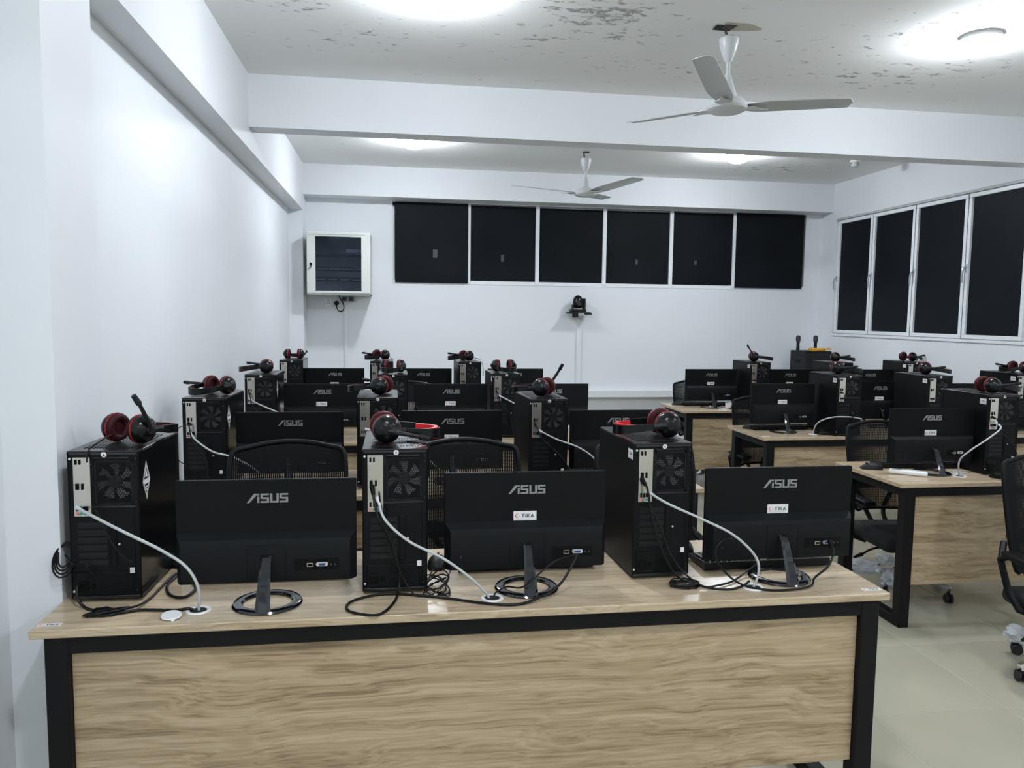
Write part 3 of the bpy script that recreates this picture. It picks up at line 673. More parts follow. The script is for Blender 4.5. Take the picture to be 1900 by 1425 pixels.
MONS = {
 'r1a': (.570, .130, 0, 'black monitor seen from behind, left on the front desk, without a white sticker', 0),
 'r1b': (1.317, .170, 0, 'black monitor in the middle of the front desk, white sticker under its lettering', 1),
 'r1c': (2.132, .175, 0, 'black monitor at the right end of the front desk, keyboard showing below it', 1),
 'r2a': (.437, 1.66, 0, 'black monitor at the left of the second left desk, behind a mesh chair', 0),
 'r2b': (1.205, 1.68, 0, 'black monitor in the middle of the second left desk, its sticker above a chair back', 1),
 'r2c': (2.035, 1.66, 0, 'black monitor at the right of the second left desk, half behind a headset', 0),
 'r3a': (.452, 3.15, 0, 'black monitor at the left of the third left desk, white sticker', 1),
 'r3b': (1.303, 3.15, 0, 'black monitor in the middle of the third left desk, white sticker', 1),
 'r3c': (2.012, 3.15, 0, 'black monitor at the right of the third left desk, partly behind a tower', 0),
 'r4a': (.424, 4.64, 0, 'black monitor at the left of the last left desk', 1),
 'r4b': (1.169, 4.64, 0, 'black monitor in the middle of the last left desk', 1),
 'r4c': (1.976, 4.64, 0, 'black monitor at the right of the last left desk, mostly hidden', 0),
 'R2a': (3.778, 1.665, 0, 'black monitor at the left of the nearest right desk, behind a white remote', 1),
 'R3a': (3.705, 3.15, 0, 'black monitor at the left of the middle right desk', 1),
 'R3b': (4.600, 3.348, 0, 'second black monitor from the left on the middle right desk', 1),
 'R3c': (5.21, 3.15, 0, 'third black monitor on the middle right desk, largely hidden by a tower', 0),
 'R4a': (3.785, 4.64, 0, 'black monitor at the left of the rear right desk, white sticker', 1),
 'R4b': (4.555, 4.64, 0, 'second black monitor on the rear right desk', 1),
 'R4c': (5.362, 4.64, 0, 'third black monitor on the rear right desk, below the window', 1),
}
for k, (x, y, rz, lab, st) in MONS.items():
    t = thing('computer_monitor', lab, 'monitor', (x, y, D_H), rz, 'monitors on the desks')
    build(t, MSPEC)
    if st: sticker(t, MON_STICK)

# ------------------------------------------------------------------ headsets (lying on the towers; band points along local +x)
def headset_spec(mic_deg, bright=False, has_mic=True, gap=.052):
    cr = .043
    spec = []
    cups = []
    ccz = cr+.001
    # band: wide U from one cup to the other, sagging to the tower top
    bpts = []; n = 22
    for k in range(n+1):
        a = PI*k/n
        yy = (gap+.020)*math.cos(a)*(1.0+.14*math.sin(a)); xx = .165*math.sin(a)**.75
        bpts.append((xx, yy, ccz-.020*math.sin(a)))
    band = B(); pad = B(); vs = []; fs = []; pv = []; pf = []
    def strip(bb_, pts, wid, th, off):
        vs = []; m = len(pts)
        for i, p in enumerate(pts):
            p = Vector(p); t = (Vector(pts[min(i+1, m-1)])-Vector(pts[max(i-1, 0)])).normalized()
            nrm = Vector((0, 0, 1)).cross(t).normalized()
            f = .55+.45*math.sin(PI*i/(m-1))
            for (a, c) in ((-1, -1), (1, -1), (1, 1), (-1, 1)):
                vs.append(p+nrm*(off+th/2*a)+Vector((0, 0, wid/2*c*f)))
        fs = []
        for i in range(m-1):
            for q in range(4): fs.append((i*4+q, i*4+(q+1) % 4, i*4+4+(q+1) % 4, i*4+4+q))
        fs += [(3, 2, 1, 0), tuple((m-1)*4+q for q in range(4))]
        bb_.raw(vs, fs)
    strip(band, bpts, .030, .006, 0)
    inner = bpts[4:-4]
    strip(pad, inner, .038 if bright else .031, .012, -.0085)
    spec.append(('headband', band.mesh('headband', M_HS, 50), {'sub': [('headband_pad', pad.mesh('headband_pad', M_HSRB if bright else M_HSRD, 50), {'label': 'red padded lining' if bright else 'dark red lining'})]}))
    for sgn in (-1, 1):
        m = tr(0, sgn*gap, ccz) @ rot('Z', 90 if sgn > 0 else -90) @ rot('Y', 90)     # local z outwards
        shell = B().lathe([(0, .030), (.010, .030), (.022, .027), (.034, .019), (.0405, .008), (.042, 0), (.040, -.006), (0, -.006)], 28, m)
        disc = B().lathe([(.0, .034), (.013, .034), (.0155, .031), (.016, .026), (0, .026)], 8, m)
        bar = B().bb(-.0225, .0225, -.002, .009, .012, .018, .001)
        cush = B()
        cp = [(.022, -.007), (.030, -.005), (.0405, -.006), (.0425, -.012), (.040, -.019), (.033, -.024), (.024, -.022), (.020, -.014)]
        cush.lathe(cp+[cp[0]], 28, m, cap=False)
        rim = B().lathe([(.0425, -.004), (.0435, -.0065), (.0425, -.009), (.040, -.009), (.040, -.004), (.0425, -.004)], 28, m, cap=False)
        liner = B().lathe([(0, -.010), (.023, -.010), (.023, -.008), (0, -.008)], 20, m)
        sub = [('cup_cap', disc.mesh('cup_cap', M_HSM)), ('accent_ring', rim.mesh('accent_ring', M_HSR)), ('speaker_cloth', liner.mesh('speaker_cloth', M_HSRD))]
        spec.append(('ear_cup', shell.mesh('ear_cup', M_HS, 40), {'sub': sub}))
        spec.append(('ear_cushion', cush.mesh('ear_cushion', M_HSRD if not has_mic or sgn > 0 else M_HSRD, 60), {'label': 'dark red cushion'}))
        yk = B().tube([(.0, sgn*(gap+.030), ccz), (.03, sgn*(gap+.031), ccz), (.052, sgn*(gap+.024), ccz-.004)], .0095, 4, sx=.45)
        spec.append(('yoke', yk.mesh('yoke', M_HSM)))
    if has_mic:
        a = math.radians(mic_deg); y0 = -gap-.030
        p = [(0, y0-.004, ccz), (.05*math.cos(a), y0-.008, ccz+.05*math.sin(a)), (.095*math.cos(a), y0-.010, ccz+.095*math.sin(a)), (.125*math.cos(a), y0-.006, ccz+.125*math.sin(a))]
        arm = B().tube(catmull(p[:3], 4), .0075, 8, .006, sx=.8)
        tip = B().tube([p[2], p[3]], .009, 10, .0075)
        spec.append(('microphone_arm', arm.mesh('microphone_arm', M_HSM), {'sub': [('microphone_tip', tip.mesh('microphone_tip', M_HSM))]}))
    return spec
HS = {m: headset_spec(m, m == -12) for m in (-12, 8, 122)}
ZT = D_H+TH+.0012
HEADS = {  # tower: dx, dy, band direction, mic angle, label
 'r1a': (.030, .125, 62, 122, 'black and red headset on the front left tower, microphone pointing up', ),
 'r1b': (-.030, .13, 6, -12, 'black and red headset on the front middle tower, red band lining to the right'),
 'r1c': (.045, .13, 176, -12, 'black and red headset on the front right tower, red band lining to the left'),
 'r2a': (.035, .15, 240, 8, 'red-lined headset on the second left tower by the wall, band facing the viewer'),
 'r2b': (.020, .13, 165, 8, 'headset on the middle tower of the second left desk, black cup and red rings'),
 'r2c': (.00, .13, 150, 122, 'headset on the right tower of the second left desk, mic sticking up at right'),
 'r3a': (.020, .12, 188, 8, 'mostly black headset on the left tower of the third left desk'),
 'r3b': (.0, .15, 262, 8, 'red-lined headset on the middle tower of the third left desk'),
 'r3c': (.00, .15, 275, 8, 'red-lined headset on the right tower of the third left desk'),
 'r4a': (.01, .10, 90, 8, 'dark headset on the farthest left tower, beside the wall cabinet'),
 'r4b': (-.01, .15, 228, 8, 'small dark red headset on the middle tower of the last left desk'),
 'r4c': (-.02, .13, 205, 8, 'small dark red headset on the right tower of the last left desk'),
 'R2a': (-.02, .10, -12, 8, 'headset on the nearest right tower, large red cushion showing'),
 'R3a': (-.03, .12, -25, 8, 'headset on the leftmost tower of the middle right desk'),
 'R3b': (-.02, .14, -35, 8, 'red-cushioned headset on the second tower of the middle right desk'),
 'R3c': (.02, .12, 190, 8, 'black headset at the right picture edge on the middle right desk'),
 'R4a': (-.01, .12, -22, 122, 'headset with raised microphone on the leftmost rear right tower'),
 'R4b': (-.01, .12, -30, 8, 'headset on the rear right tower before the loudspeaker'),
 'R4c': (.0, .13, 20, 8, 'headset on the rear right tower under the window, farthest right'),
}
for k, (dx, dy, dr, mic, lab) in HEADS.items():
    x, y = TOWERS[k][0]+TW/2, TOWERS[k][1]
    t = thing('headset', lab, 'headset', (x+dx, y+dy, ZT), dr, 'headsets lying on the computer towers')
    build(t, HS[mic])

# ------------------------------------------------------------------ keyboards, mice
def keyboard_spec():
    w, d = .44, .135
    body = B(); prof = [(-d/2, .004), (-d/2, .016), (-d/2+.01, .021), (d/2-.012, .030), (d/2, .028), (d/2, .004)]
    poly = prof; n = len(poly); vs = [(-w/2, y, z) for y, z in poly]+[(w/2, y, z) for y, z in poly]
    body.raw(vs, [tuple(range(n)), tuple(range(n, 2*n))[::-1]]+[(i, i+n, (i+1) % n+n, (i+1) % n) for i in range(n)])
    body.bb(-w/2+.02, -w/2+.05, d/2-.03, d/2-.01, 0, .005).bb(w/2-.05, w/2-.02, d/2-.03, d/2-.01, 0, .005).bb(-w/2+.02, -w/2+.05, -d/2+.01, -d/2+.03, 0, .005).bb(w/2-.05, w/2-.02, -d/2+.01, -d/2+.03, 0, .005)
    keys = B()
    for r in range(6):
        y = d/2-.020-r*.0187; z = .0285-(r*.0187)*.085
        for c in range(22):
            x = -w/2+.016+c*.0195
            if c in (15, 18) and r: x += .0
            if r == 0 and c in (1, 6, 11): continue
            if r in (3, 4) and 15 <= c <= 17 and not (r == 4 and c == 16): continue
            if r == 5 and 4 <= c <= 9:
                if c == 4: keys.box((x+.048, y, z+.003), (.112, .0155, .008), .0015)
                continue
            keys.box((x, y, z+.003), (.0155, .0155, .008), .0015)
    return [('body', body.mesh('body', M_KEYB)), ('keys', keys.mesh('keys', M_KEY), {'kind': 'stuff'})]
KSPEC = keyboard_spec()
for x, y, rz, lab in [(.565, .385, 180, 'black keyboard under the front left monitor'), (1.345, .40, 180, 'black keyboard behind the front middle monitor'),
                      (2.135, .325, 181, 'black keyboard with keys showing under the front right monitor'), (2.00, 1.86, 180, 'black keyboard on the second left desk below a white cable end'),
                      (3.81, 1.852, 174, 'black keyboard on the nearest right desk behind the remote'), (3.74, 3.31, 180, 'black keyboard at the left of the middle right desk'),
                      (3.79, 4.80, 180, 'black keyboard at the left of the rear right desk')]:
    build(thing('keyboard', lab, 'keyboard', (x, y, D_H), rz, 'black keyboards on the desks'), KSPEC)
def mouse_spec():
    b = B(); vs = []; fs = []; n = 9; m = 12
    for i in range(n):
        u = i/(n-1); x = -.055+.11*u; hw = .031*math.sin(PI*(.12+.76*u))**.45; h = .036*(math.sin(PI*(.10+.80*(u**.85))))**.8
        for q in range(m):
            a = PI*q/(m-1); vs.append((x, hw*math.cos(a), .001+h*math.sin(a)**.8))
    for i in range(n-1):
        for q in range(m-1): fs.append((i*m+q, i*m+q+1, i*m+m+q+1, i*m+m+q))
    fs.append(tuple(range(m))); fs.append(tuple((n-1)*m+q for q in range(m))[::-1]); fs.append(tuple(i*m for i in range(n))+tuple(i*m+m-1 for i in range(n-1, -1, -1)))
    b.raw(vs, fs)
    wh = B().lathe([(0, -.003), (.008, -.003), (.008, .003), (0, .003)], 14, tr(.025, 0, .0295) @ rot('X', 90))
    seam = B().bb(.005, .05, -.0006, .0006, .03, .0345)
    return [('shell', b.mesh('shell', M_HSM, 50)), ('scroll_wheel', wh.mesh('scroll_wheel', M_RUB))]
MOS = mouse_spec()
for x, y, rz, lab in [(.255, .52, 60, 'black mouse in the gap beside the front left tower'), (1.062, .41, 80, 'black mouse on the front desk between middle tower and monitor'),
                      (1.935, .50, 90, 'dark mouse by the chair side of the front right tower'), (3.515, 1.80, 160, 'black mouse at the left edge of the nearest right desk'),
                      (3.535, 3.32, 150, 'black mouse at the left edge of the middle right desk'), (3.545, 4.84, 150, 'black mouse at the left edge of the rear right desk')]:
    build(thing('computer_mouse', lab, 'mouse', (x, y, D_H), rz, 'black mice on the desks'), MOS)

# remote on the nearest right desk
t = thing('remote_control', 'white remote control lying on the nearest right desk', 'remote control', (3.62, 1.637, D_H), -38)
obj('body', B().box((0, 0, .013), (.185, .048, .024), .009, seg=3).mesh('body', M_WHITEP, 50), t)
obj('display_window', B().box((-.055, 0, .0254), (.045, .030, .0012), .0004).mesh('display_window', mat('lcd_grey', (.42, .46, .46), .2)), t)
for k in range(3): obj('button', B().box((.0+k*.022, 0, .0258), (.014, .022, .0022), .0008).mesh('button', mat('button_grey', (.6, .62, .63), .4)), t)
thing('paper_slip', 'white paper slip lying beside the remote on the nearest right desk', 'paper', (3.93, 1.66, D_H+.001), 20, me=B().box((0, 0, .001), (.11, .055, .0015), 0).mesh('paper_slip', M_STICK))
thing('paper_slip', 'white paper slip on the rear right desk beside the left monitor', 'paper', (3.92, 4.55, D_H+.0), 0, me=B().box((0, 0, .028), (.075, .003, .05), .001, rot('X', -6)).mesh('paper_card', M_STICK))

# ------------------------------------------------------------------ chairs (facing -y)
def chair_spec(drop, turn=0):
    z = -drop
    def m(p): return p
    spec = []
    seat = B().box((0, -.03, .455+z), (.49, .47, .075), .03, seg=3)
    pan = B().box((0, -.02, .408+z), (.36, .34, .02), .006)
    spec.append(('seat', seat.mesh('seat', M_SEAT, 50), {'sub': [('seat_pan', pan.mesh('seat_pan', M_CHAIR))]}))
    mech = B().box((0, .0, .382+z), (.16, .24, .035), .008).tube(catmull([(-.10, -.02, .385+z), (-.20, -.04, .378+z), (-.265, -.05, .35+z)], 4), .006, 6).tube([(-.262, -.05, .352+z), (-.315, -.055, .335+z)], .012, 6, .007)
    spec.append(('tilt_mechanism', mech.mesh('tilt_mechanism', M_CHAIR)))
    lift = B().cyl((0, 0, .10), (0, 0, .24), .028, seg=16).cyl((0, 0, .24), (0, 0, .372+z), .014, seg=14)
    spec.append(('gas_lift', lift.mesh('gas_lift', M_CHAIR)))
    # back: rounded frame leaning back
    def bk(x, t): return (x, .235+.10*t-.05*(abs(x)/.225)**2+.05*math.sin(t*2.2)*-.25, .565+z+t*.50)
    per = []
    for k in range(9): x = -.215+.43*k/8; per.append(bk(x*.80, -.02))
    per += [bk(.205, .25), bk(.222, .55), bk(.226, .80)]
    for k in range(9): th = k/8; x = .215-.43*th; per.append(bk(x, .955+.065*(1-(2*th-1)**2)))
    per += [bk(-.226, .80), bk(-.222, .55), bk(-.205, .25)]
    fr = B().tube(catmull(per, 3, True), .0105, 8, closed=True)
    spec.append(('back_frame', fr.mesh('back_frame', M_CHAIR, 60)))
    ms = B(); ns = 58
    for k in range(ns):
        x = -.212+.424*k/(ns-1); tw = .0029
        e = abs(x)/.215
        t0 = -.01 if e < .8 else (e-.8)*1.1; t1 = .955+.06*(1-e*e)
        pts = [bk(x, t0+(t1-t0)*i/8) for i in range(9)]
        vs = []; 
        for p in pts: vs += [(p[0]-tw, p[1], p[2]), (p[0]+tw, p[1], p[2])]
        ms.raw(vs, [(2*i, 2*i+1, 2*i+3, 2*i+2) for i in range(8)])
    for k in range(34):
        t_ = .02+.95*k/33; hw = .205 if t_ > .2 else .18
        pts = [bk(-hw+2*hw*i/10, t_) for i in range(11)]; vs = []
        for p in pts: vs += [(p[0], p[1]+.001, p[2]-.0014), (p[0], p[1]+.001, p[2]+.0014)]
        ms.raw(vs, [(2*i, 2*i+2, 2*i+3, 2*i+1) for i in range(10)])
    spec.append(('back_mesh', ms.mesh('back_mesh', M_CHMESH), {'kind': 'stuff'}))
    yb0 = bk(0, .3)[1]
    lum = B().box((0, yb0+.03, .70+z), (.33, .014, .07), .005).tube(catmull([(-.16, yb0+.03, .70+z), (-.10, yb0+.055, .62+z), (-.05, yb0+.03, .50+z), (-.05, .12, .395+z), (-.05, .0, .385+z)], 5), .014, 8).tube(catmull([(.16, yb0+.03, .70+z), (.10, yb0+.055, .62+z), (.05, yb0+.03, .50+z), (.05, .12, .395+z), (.05, 0, .385+z)], 5), .014, 8)
    spec.append(('lumbar_support', lum.mesh('lumbar_support', M_CHAIR, 50)))
    for s in (-1, 1):
        a = B().tube([(s*.20, .03, .41+z), (s*.262, .05, .43+z), (s*.285, .09, .50+z), (s*.275, .17, .62+z), (s*.285, .10, .655+z), (s*.285, -.12, .655+z)], .0165, 6)
        a.tube([(s*.275, .165, .61+z), (s*.215, .24, .68+z)], .015, 6)
        p = B().box((s*.285, -.02, .668+z), (.075, .26, .028), .011, seg=2)
        spec.append(('armrest', a.mesh('armrest', M_CHAIR), {'sub': [('arm_pad', p.mesh('arm_pad', M_CHAIR, 50))]}))
    hubm = B().lathe([(0, .065), (.042, .065), (.05, .08), (.045, .115), (.03, .125), (0, .125)], 20)
    spec.append(('base_hub', hubm.mesh('base_hub', M_CHROME)))
    for k in range(5):
        r = rot('Z', 18+turn+72*k)
        lg = B(); vs = []; fs = []
        for (x, hw, zt, zb) in [(.03, .024, .115, .075), (.15, .020, .105, .075), (.29, .015, .088, .068), (.305, .010, .084, .070)]:
            vs += [(x, -hw, zb), (x, hw, zb), (x, hw*.8, zt), (x, -hw*.8, zt)]
        for i in range(3):
            for q in range(4): fs.append((i*4+q, i*4+(q+1) % 4, i*4+4+(q+1) % 4, i*4+4+q))
        fs += [(3, 2, 1, 0), (12, 13, 14, 15)]
        lg.raw(vs, fs, r)
        wheel = B(); mm = r @ tr(.285, 0, .026) @ rot('Z', 35*k)
        for s in (-1, 1): wheel.lathe([(0, .003), (.020, .003), (.0255, .006), (.0255, .018), (.020, .022), (0, .022)], 20, mm @ tr(-.012, 0, 0) @ rot('X', 90*s))
        wheel.box((-.004, 0, .030), (.034, .010, .034), .004, mm)
        stem = B().cyl(tuple(mm @ Vector((.006, 0, .03))), tuple(mm @ Vector((.006, 0, .056))), .0075, seg=10)
        spec.append(('star_leg', lg.mesh('star_leg', M_CHROME), {'sub': [('caster', wheel.mesh('caster', M_RUB)), ('caster_stem', stem.mesh('caster_stem', M_CHROME))]}))
    return spec
CH_A, CH_B, CH_C = chair_spec(.035), chair_spec(.135, -8), chair_spec(.135, 24)
def wrap_blob(c, r, seed, sq=(1, .6, .5), rz=0):
    bmx = bmesh.new(); bmesh.ops.create_icosphere(bmx, subdivisions=4, radius=1)
    for v in bmx.verts:
        n = mnoise.fractal(v.co*2.2+Vector((seed, seed*2, 0)), 1.0, 2.0, 4)
        v.co = v.co*(1+.38*n)
        v.co = Vector((v.co.x*sq[0]*r, v.co.y*sq[1]*r, v.co.z*sq[2]*r))
    return B().bm(bmx, tr(*c) @ rot('Z', rz))
CHAIRS = [(.515, .86, 3, CH_A, 'black mesh office chair behind the front left monitor', ()),
          (1.205, .86, -2, CH_A, 'black mesh office chair behind the front middle monitor', ()),
          (2.03, .86, 8, CH_A, 'black mesh office chair beside the front right tower', ()),
          (1.205, 2.22, 0, CH_B, 'black mesh chair behind the middle monitor of the second left desk', ()),
          (1.03, 3.68, 0, CH_A, 'black mesh chair behind the middle tower of the third left desk', ()),
          (3.865, 2.00, -4, CH_B, 'black mesh chair pushed under the nearest right desk, plastic still round its base', ((.18, 82), (.20, 154), (.19, 226))),
          (3.80, 3.46, 0, CH_B, 'black mesh chair under the middle right desk', ()),
          (3.88, 4.98, 4, CH_B, 'black mesh chair behind the left monitor of the rear right desk', ()),
          (3.915, .82, -6, CH_C, 'black mesh chair at the right picture edge in the foreground', ((.225, 114),))]
for x, y, rz, sp, lab, wr in CHAIRS:
    t = thing('office_chair', lab, 'chair', (x, y, 0), rz, 'black mesh office chairs')
    build(t, sp)
    for i, (r, a) in enumerate(wr):
        c = (r*math.cos(math.radians(a)), r*math.sin(math.radians(a)), .098)
        obj('plastic_wrap', wrap_blob(c, .075, i+x, (1.25, .62, .55), a).mesh('plastic_wrap', M_WRAP, 25), t, label='crumpled clear plastic wrap')

# ------------------------------------------------------------------ wall cabinet and sockets
t = thing('server_cabinet', 'pale wall cabinet with dark glass door in the far left corner', 'cabinet', (.37, 6.49, 1.752))
hw, dp, hh = .313, .50, .62
b = B().bb(-hw, hw, -.01, 0, 0, hh).bb(-hw, -hw+.012, -dp+.03, 0, 0, hh, .002).bb(hw-.012, hw, -dp+.03, 0, 0, hh, .002).bb(-hw, hw, -dp+.03, 0, hh-.012, hh, .002).bb(-hw, hw, -dp+.03, 0, 0, .012, .002)
obj('cabinet_body', b.mesh('cabinet_body', M_CAB), t)
obj('top_lip', B().bb(-hw-.002, hw+.002, -dp+.012, -dp+.05, hh-.035, hh+.003, .004).bb(-hw+.05, hw-.05, -dp+.006, -dp+.012, hh-.022, hh-.016).mesh('top_lip', M_CAB), t)
dr = obj('door', B().bb(-hw, -hw+.085, -dp, -dp+.022, .012, hh-.036, .004).bb(hw-.09, hw, -dp, -dp+.022, .012, hh-.036, .004).bb(-hw+.08, hw-.085, -dp, -dp+.022, .012, .036, .003).bb(-hw+.08, hw-.085, -dp, -dp+.022, hh-.046, hh-.036, .003).mesh('door', M_CAB), t)
obj('glass_pane', B().bb(-hw+.083, hw-.088, -dp+.006, -dp+.011, .034, hh-.044).mesh('glass_pane', M_GLASS), dr, label='smoked glass pane')
obj('lock', B().box((-hw+.040, -dp-.004, .30), (.02, .012, .028), .003).tube([(-hw+.04, -dp-.008, .295), (-hw+.046, -dp-.016, .272), (-hw+.02, -dp-.014, .25)], .004, 8).mesh('lock', M_PORT), dr)
obj('rear_sill', B().bb(-hw, hw, -dp+.012, -dp+.03, .0, .014, .003).mesh('rear_sill', M_CAB), t)
sh = obj('equipment_shelf', B().bb(-hw+.02, hw-.02, -.42, -.05, .405, .413).mesh('equipment_shelf', mat('gear_dark', (.02, .022, .026), .5)), t)
pale_gear = mat('gear_pale', (.7, .72, .75), .4)  # pale colour of the port rows
obj('router', B().box((.14, -.40, .44), (.14, .08, .035), .004).tube([(.17, -.42, .455), (.20, -.42, .53)], .004, 6).mesh('router', mat('router_grey', (.32, .34, .38), .4)), t)
for zz, n_ in ((.26, 24), (.155, 4)):
    p = obj('patch_panel', B().bb(-hw+.05, hw-.04, -.40, -.37, zz-.022, zz+.022, .003).mesh('patch_panel', M_SPK), t)
    pb = B()
    for k in range(n_):
        if n_ == 24:
            x = -.22+k*.0185+.012*(k//6); pb.bb(x, x+.011, -.403, -.40, zz-.004, zz+.003)
        else: pb.bb(-.235+k*.118, -.235+k*.118+.098, -.403, -.40, zz-.006, zz+.002)
    obj('port_row', pb.mesh('port_row', pale_gear), p)
obj('rack_rail', B().bb(-hw+.03, -hw+.05, -.41, -.37, .03, hh-.04).bb(hw-.05, hw-.03, -.41, -.37, .03, hh-.04).mesh('rack_rail', M_SPK), t)
def socket(x, z, lab, w=.086, red=True):
    t = thing('wall_socket', lab, 'socket', (x, YB, z), group='wall sockets under the cabinet')
    obj('plate', B().box((0, -.006, 0), (w, .012, .086), .003).mesh('plate', M_SOCK), t)
    obj('pin_slots', B().box((0, -.0122, .018), (.006, .001, .012)).box((-.013, -.0122, -.006), (.010, .001, .006)).box((.013, -.0122, -.006), (.010, .001, .006)).mesh('pin_slots', M_PORT), t)
    obj('switch', B().box((.026, -.0135, .026), (.012, .006, .02), .002).mesh('switch', M_SOCK), t)
socket(.225, 1.675, 'white wall socket without a plug under the cabinet'); socket(.318, 1.672, 'white wall socket holding a black plug under the cabinet')
t = thing('power_plug', 'black plug with looping cord in the socket under the cabinet', 'plug', (.312, YB-.012, 1.672))
obj('plug_body', B().lathe([(0, 0), (.026, 0), (.026, .022), (.020, .034), (0, .036)], 8, rot('X', 90)).mesh('plug_body', M_CABLE), t)
obj('cord', B().tube(catmull([(0, -.03, -.01), (.005, -.04, -.05), (.03, -.04, -.085), (.07, -.04, -.075), (.078, -.04, -.03), (.06, -.045, .02), (.035, -.06, .06), (.03, -.08, .088)], 5), .0055, 8).mesh('cord', M_CABLE), t)
t = thing('junction_box', 'grey junction box with two modules under the cabinet', 'junction box', (.43, YB, 1.715))
obj('plate', B().box((0, -.012, 0), (.16, .024, .055), .004).mesh('plate', mat('box_grey', (.45, .46, .46), .5)), t)
for dx in (-.035, .035): obj('module', B().box((dx, -.03, 0), (.045, .018, .04), .003).mesh('module', M_DARKG), t)
# trunking
tk = mat('trunking_white', (.74, .755, .765), .4)
thing('cable_trunking', 'white vertical trunking running down from under the cabinet', 'trunking', me=B().bb(.390, .425, YB-.022, YB, .735, 1.69, .002).mesh('cable_trunking', tk))
thing('cable_trunking', 'white vertical trunking below the wall camera', 'trunking', me=B().bb(2.948, 3.0, YB-.024, YB, .735, 1.53, .002).mesh('cable_trunking', tk))
thing('cable_trunking', 'wide white horizontal trunking along the rear wall at desk height', 'trunking', me=B().bb(.01, XR-.01, YB-.10, YB, .655, .735, .004).mesh('cable_trunking', tk))
thing('wall_outlet', 'small white outlet box on the trunking left of the wall camera pole', 'socket', me=B().box((2.80, YB-.03, .775), (.09, .05, .07), .004).mesh('wall_outlet', M_SOCK))

# ------------------------------------------------------------------ wall camera on its shelf
t = thing('wall_camera', 'black pan-tilt camera standing on a small wall shelf', 'camera', (2.938, 6.375, 1.612))
obj('camera_base', B().box((-.01, 0, .016), (.17, .13, .032), .010, seg=2).mesh('camera_base', M_HSM), t)
obj('yoke', B().box((.062, .01, .085), (.028, .075, .125), .006).box((-.066, 0, .05), (.016, .06, .06), .005).mesh('yoke', M_HSM), t)
obj('camera_head', B().lathe([(0, -.060), (.035, -.058), (.056, -.042), (.058, 0), (.054, .035), (.040, .066), (.018, .082), (0, .085)], 24, tr(-.008, 0, .098)).mesh('camera_head', M_HS, 50), t)
obj('lens', B().lathe([(0, .069), (.022, .069), (.026, .062), (.026, .03), (0, .03)], 20, tr(-.008, 0, .088) @ rot('X', 90)).mesh('lens', M_SCREEN), t)
t = thing('camera_shelf', 'small black bracket shelf under the wall camera', 'shelf', (2.938, YB, 1.60))
obj('shelf_plate', B().box((.0, -.125, .004), (.245, .17, .012), .004).mesh('shelf_plate', M_HSM), t)
obj('shelf_lip', B().box((.110, -.13, -.010), (.055, .15, .018), .006).box((-.105, -.13, -.005), (.05, .14, .010), .004).mesh('shelf_lip', M_DARKG), t)
obj('bracket', B().bb(-.030, -.008, -.16, 0, -.045, -.002, .003).bb(-.04, .02, -.012, 0, -.05, .0, .002).mesh('bracket', M_HSM), t)

# ------------------------------------------------------------------ loudspeaker, microphones, yellow cord
t = thing('loudspeaker', 'tall black loudspeaker standing behind the rear right desk', 'loudspeaker', (5.508, 5.99, 0))
obj('cabinet', B().bb(-.158, .158, -.155, .17, .06, 1.215, .008).mesh('cabinet', M_SPK), t)
obj('front_grille', B().bb(-.150, .150, -.166, -.154, .10, 1.20, .006).mesh('front_grille', M_INNER), t)
obj('side_handle', B().bb(-.1605, -.156, -.05, .06, 1.08, 1.12, .002).mesh('side_handle', M_PORT), t)
for sx in (-1, 1):
    obj('wheel', B().lathe([(0, -.02), (.045, -.02), (.05, -.012), (.05, .012), (.045, .02), (0, .02)], 20, tr(sx*.12, .10, .05) @ rot('Y', 90)).mesh('wheel', M_RUB), t)
    obj('foot', B().bb(sx*.12-.02, sx*.12+.02, -.13, -.09, 0, .062, .004).mesh('foot', M_RUB), t)
mic_body = B().lathe([(0, 0), (.017, 0), (.019, .01), (.0185, .03), (.0165, .06), (.0185, .10), (0, .10)], 18).mesh('microphone_body', M_HSM)
mic_head = B().lathe([(.0, .098), (.020, .098), (.025, .104), (.026, .115), (.026, .14), (.023, .158), (.012, .167), (0, .168)], 18).mesh('microphone_head', M_DARKG)
for x, y, l in [(5.385, 6.06, 'black handheld microphone standing on the loudspeaker, left one'), (5.605, 6.08, 'black handheld microphone standing on the loudspeaker behind the yellow cord')]:
    t = thing('microphone', l, 'microphone', (x, y, 1.215), group='microphones on the loudspeaker'); build(t, [('microphone_body', mic_body), ('microphone_head', mic_head)])
yb_ = B(); rr = random.Random(11)
for k in range(9):
    z = 1.2205+.005*(k//2); a, c = .088+rr.uniform(-.012, .008), .075+rr.uniform(-.012, .012); ph = rr.uniform(-.08, .08)
    pts = [(5.54+a*1.0*math.copysign(abs(math.cos(u))**.7, math.cos(u)), 5.93+c*math.sin(u)+.02*ph, z+.003*math.sin(3*u+k)) for u in [2*PI*q/28 for q in range(28)]]
    yb_.tube(pts, .0048, 6, closed=True)
yb_.tube(catmull([(5.62, 5.93, 1.235), (5.66, 5.90, 1.25), (5.66, 5.86, 1.238), (5.60, 5.84, 1.232)], 5), .005, 6)
thing('coiled_cord', 'coil of yellow cord lying on top of the loudspeaker', 'cord', me=yb_.mesh('coiled_cord', M_YEL))

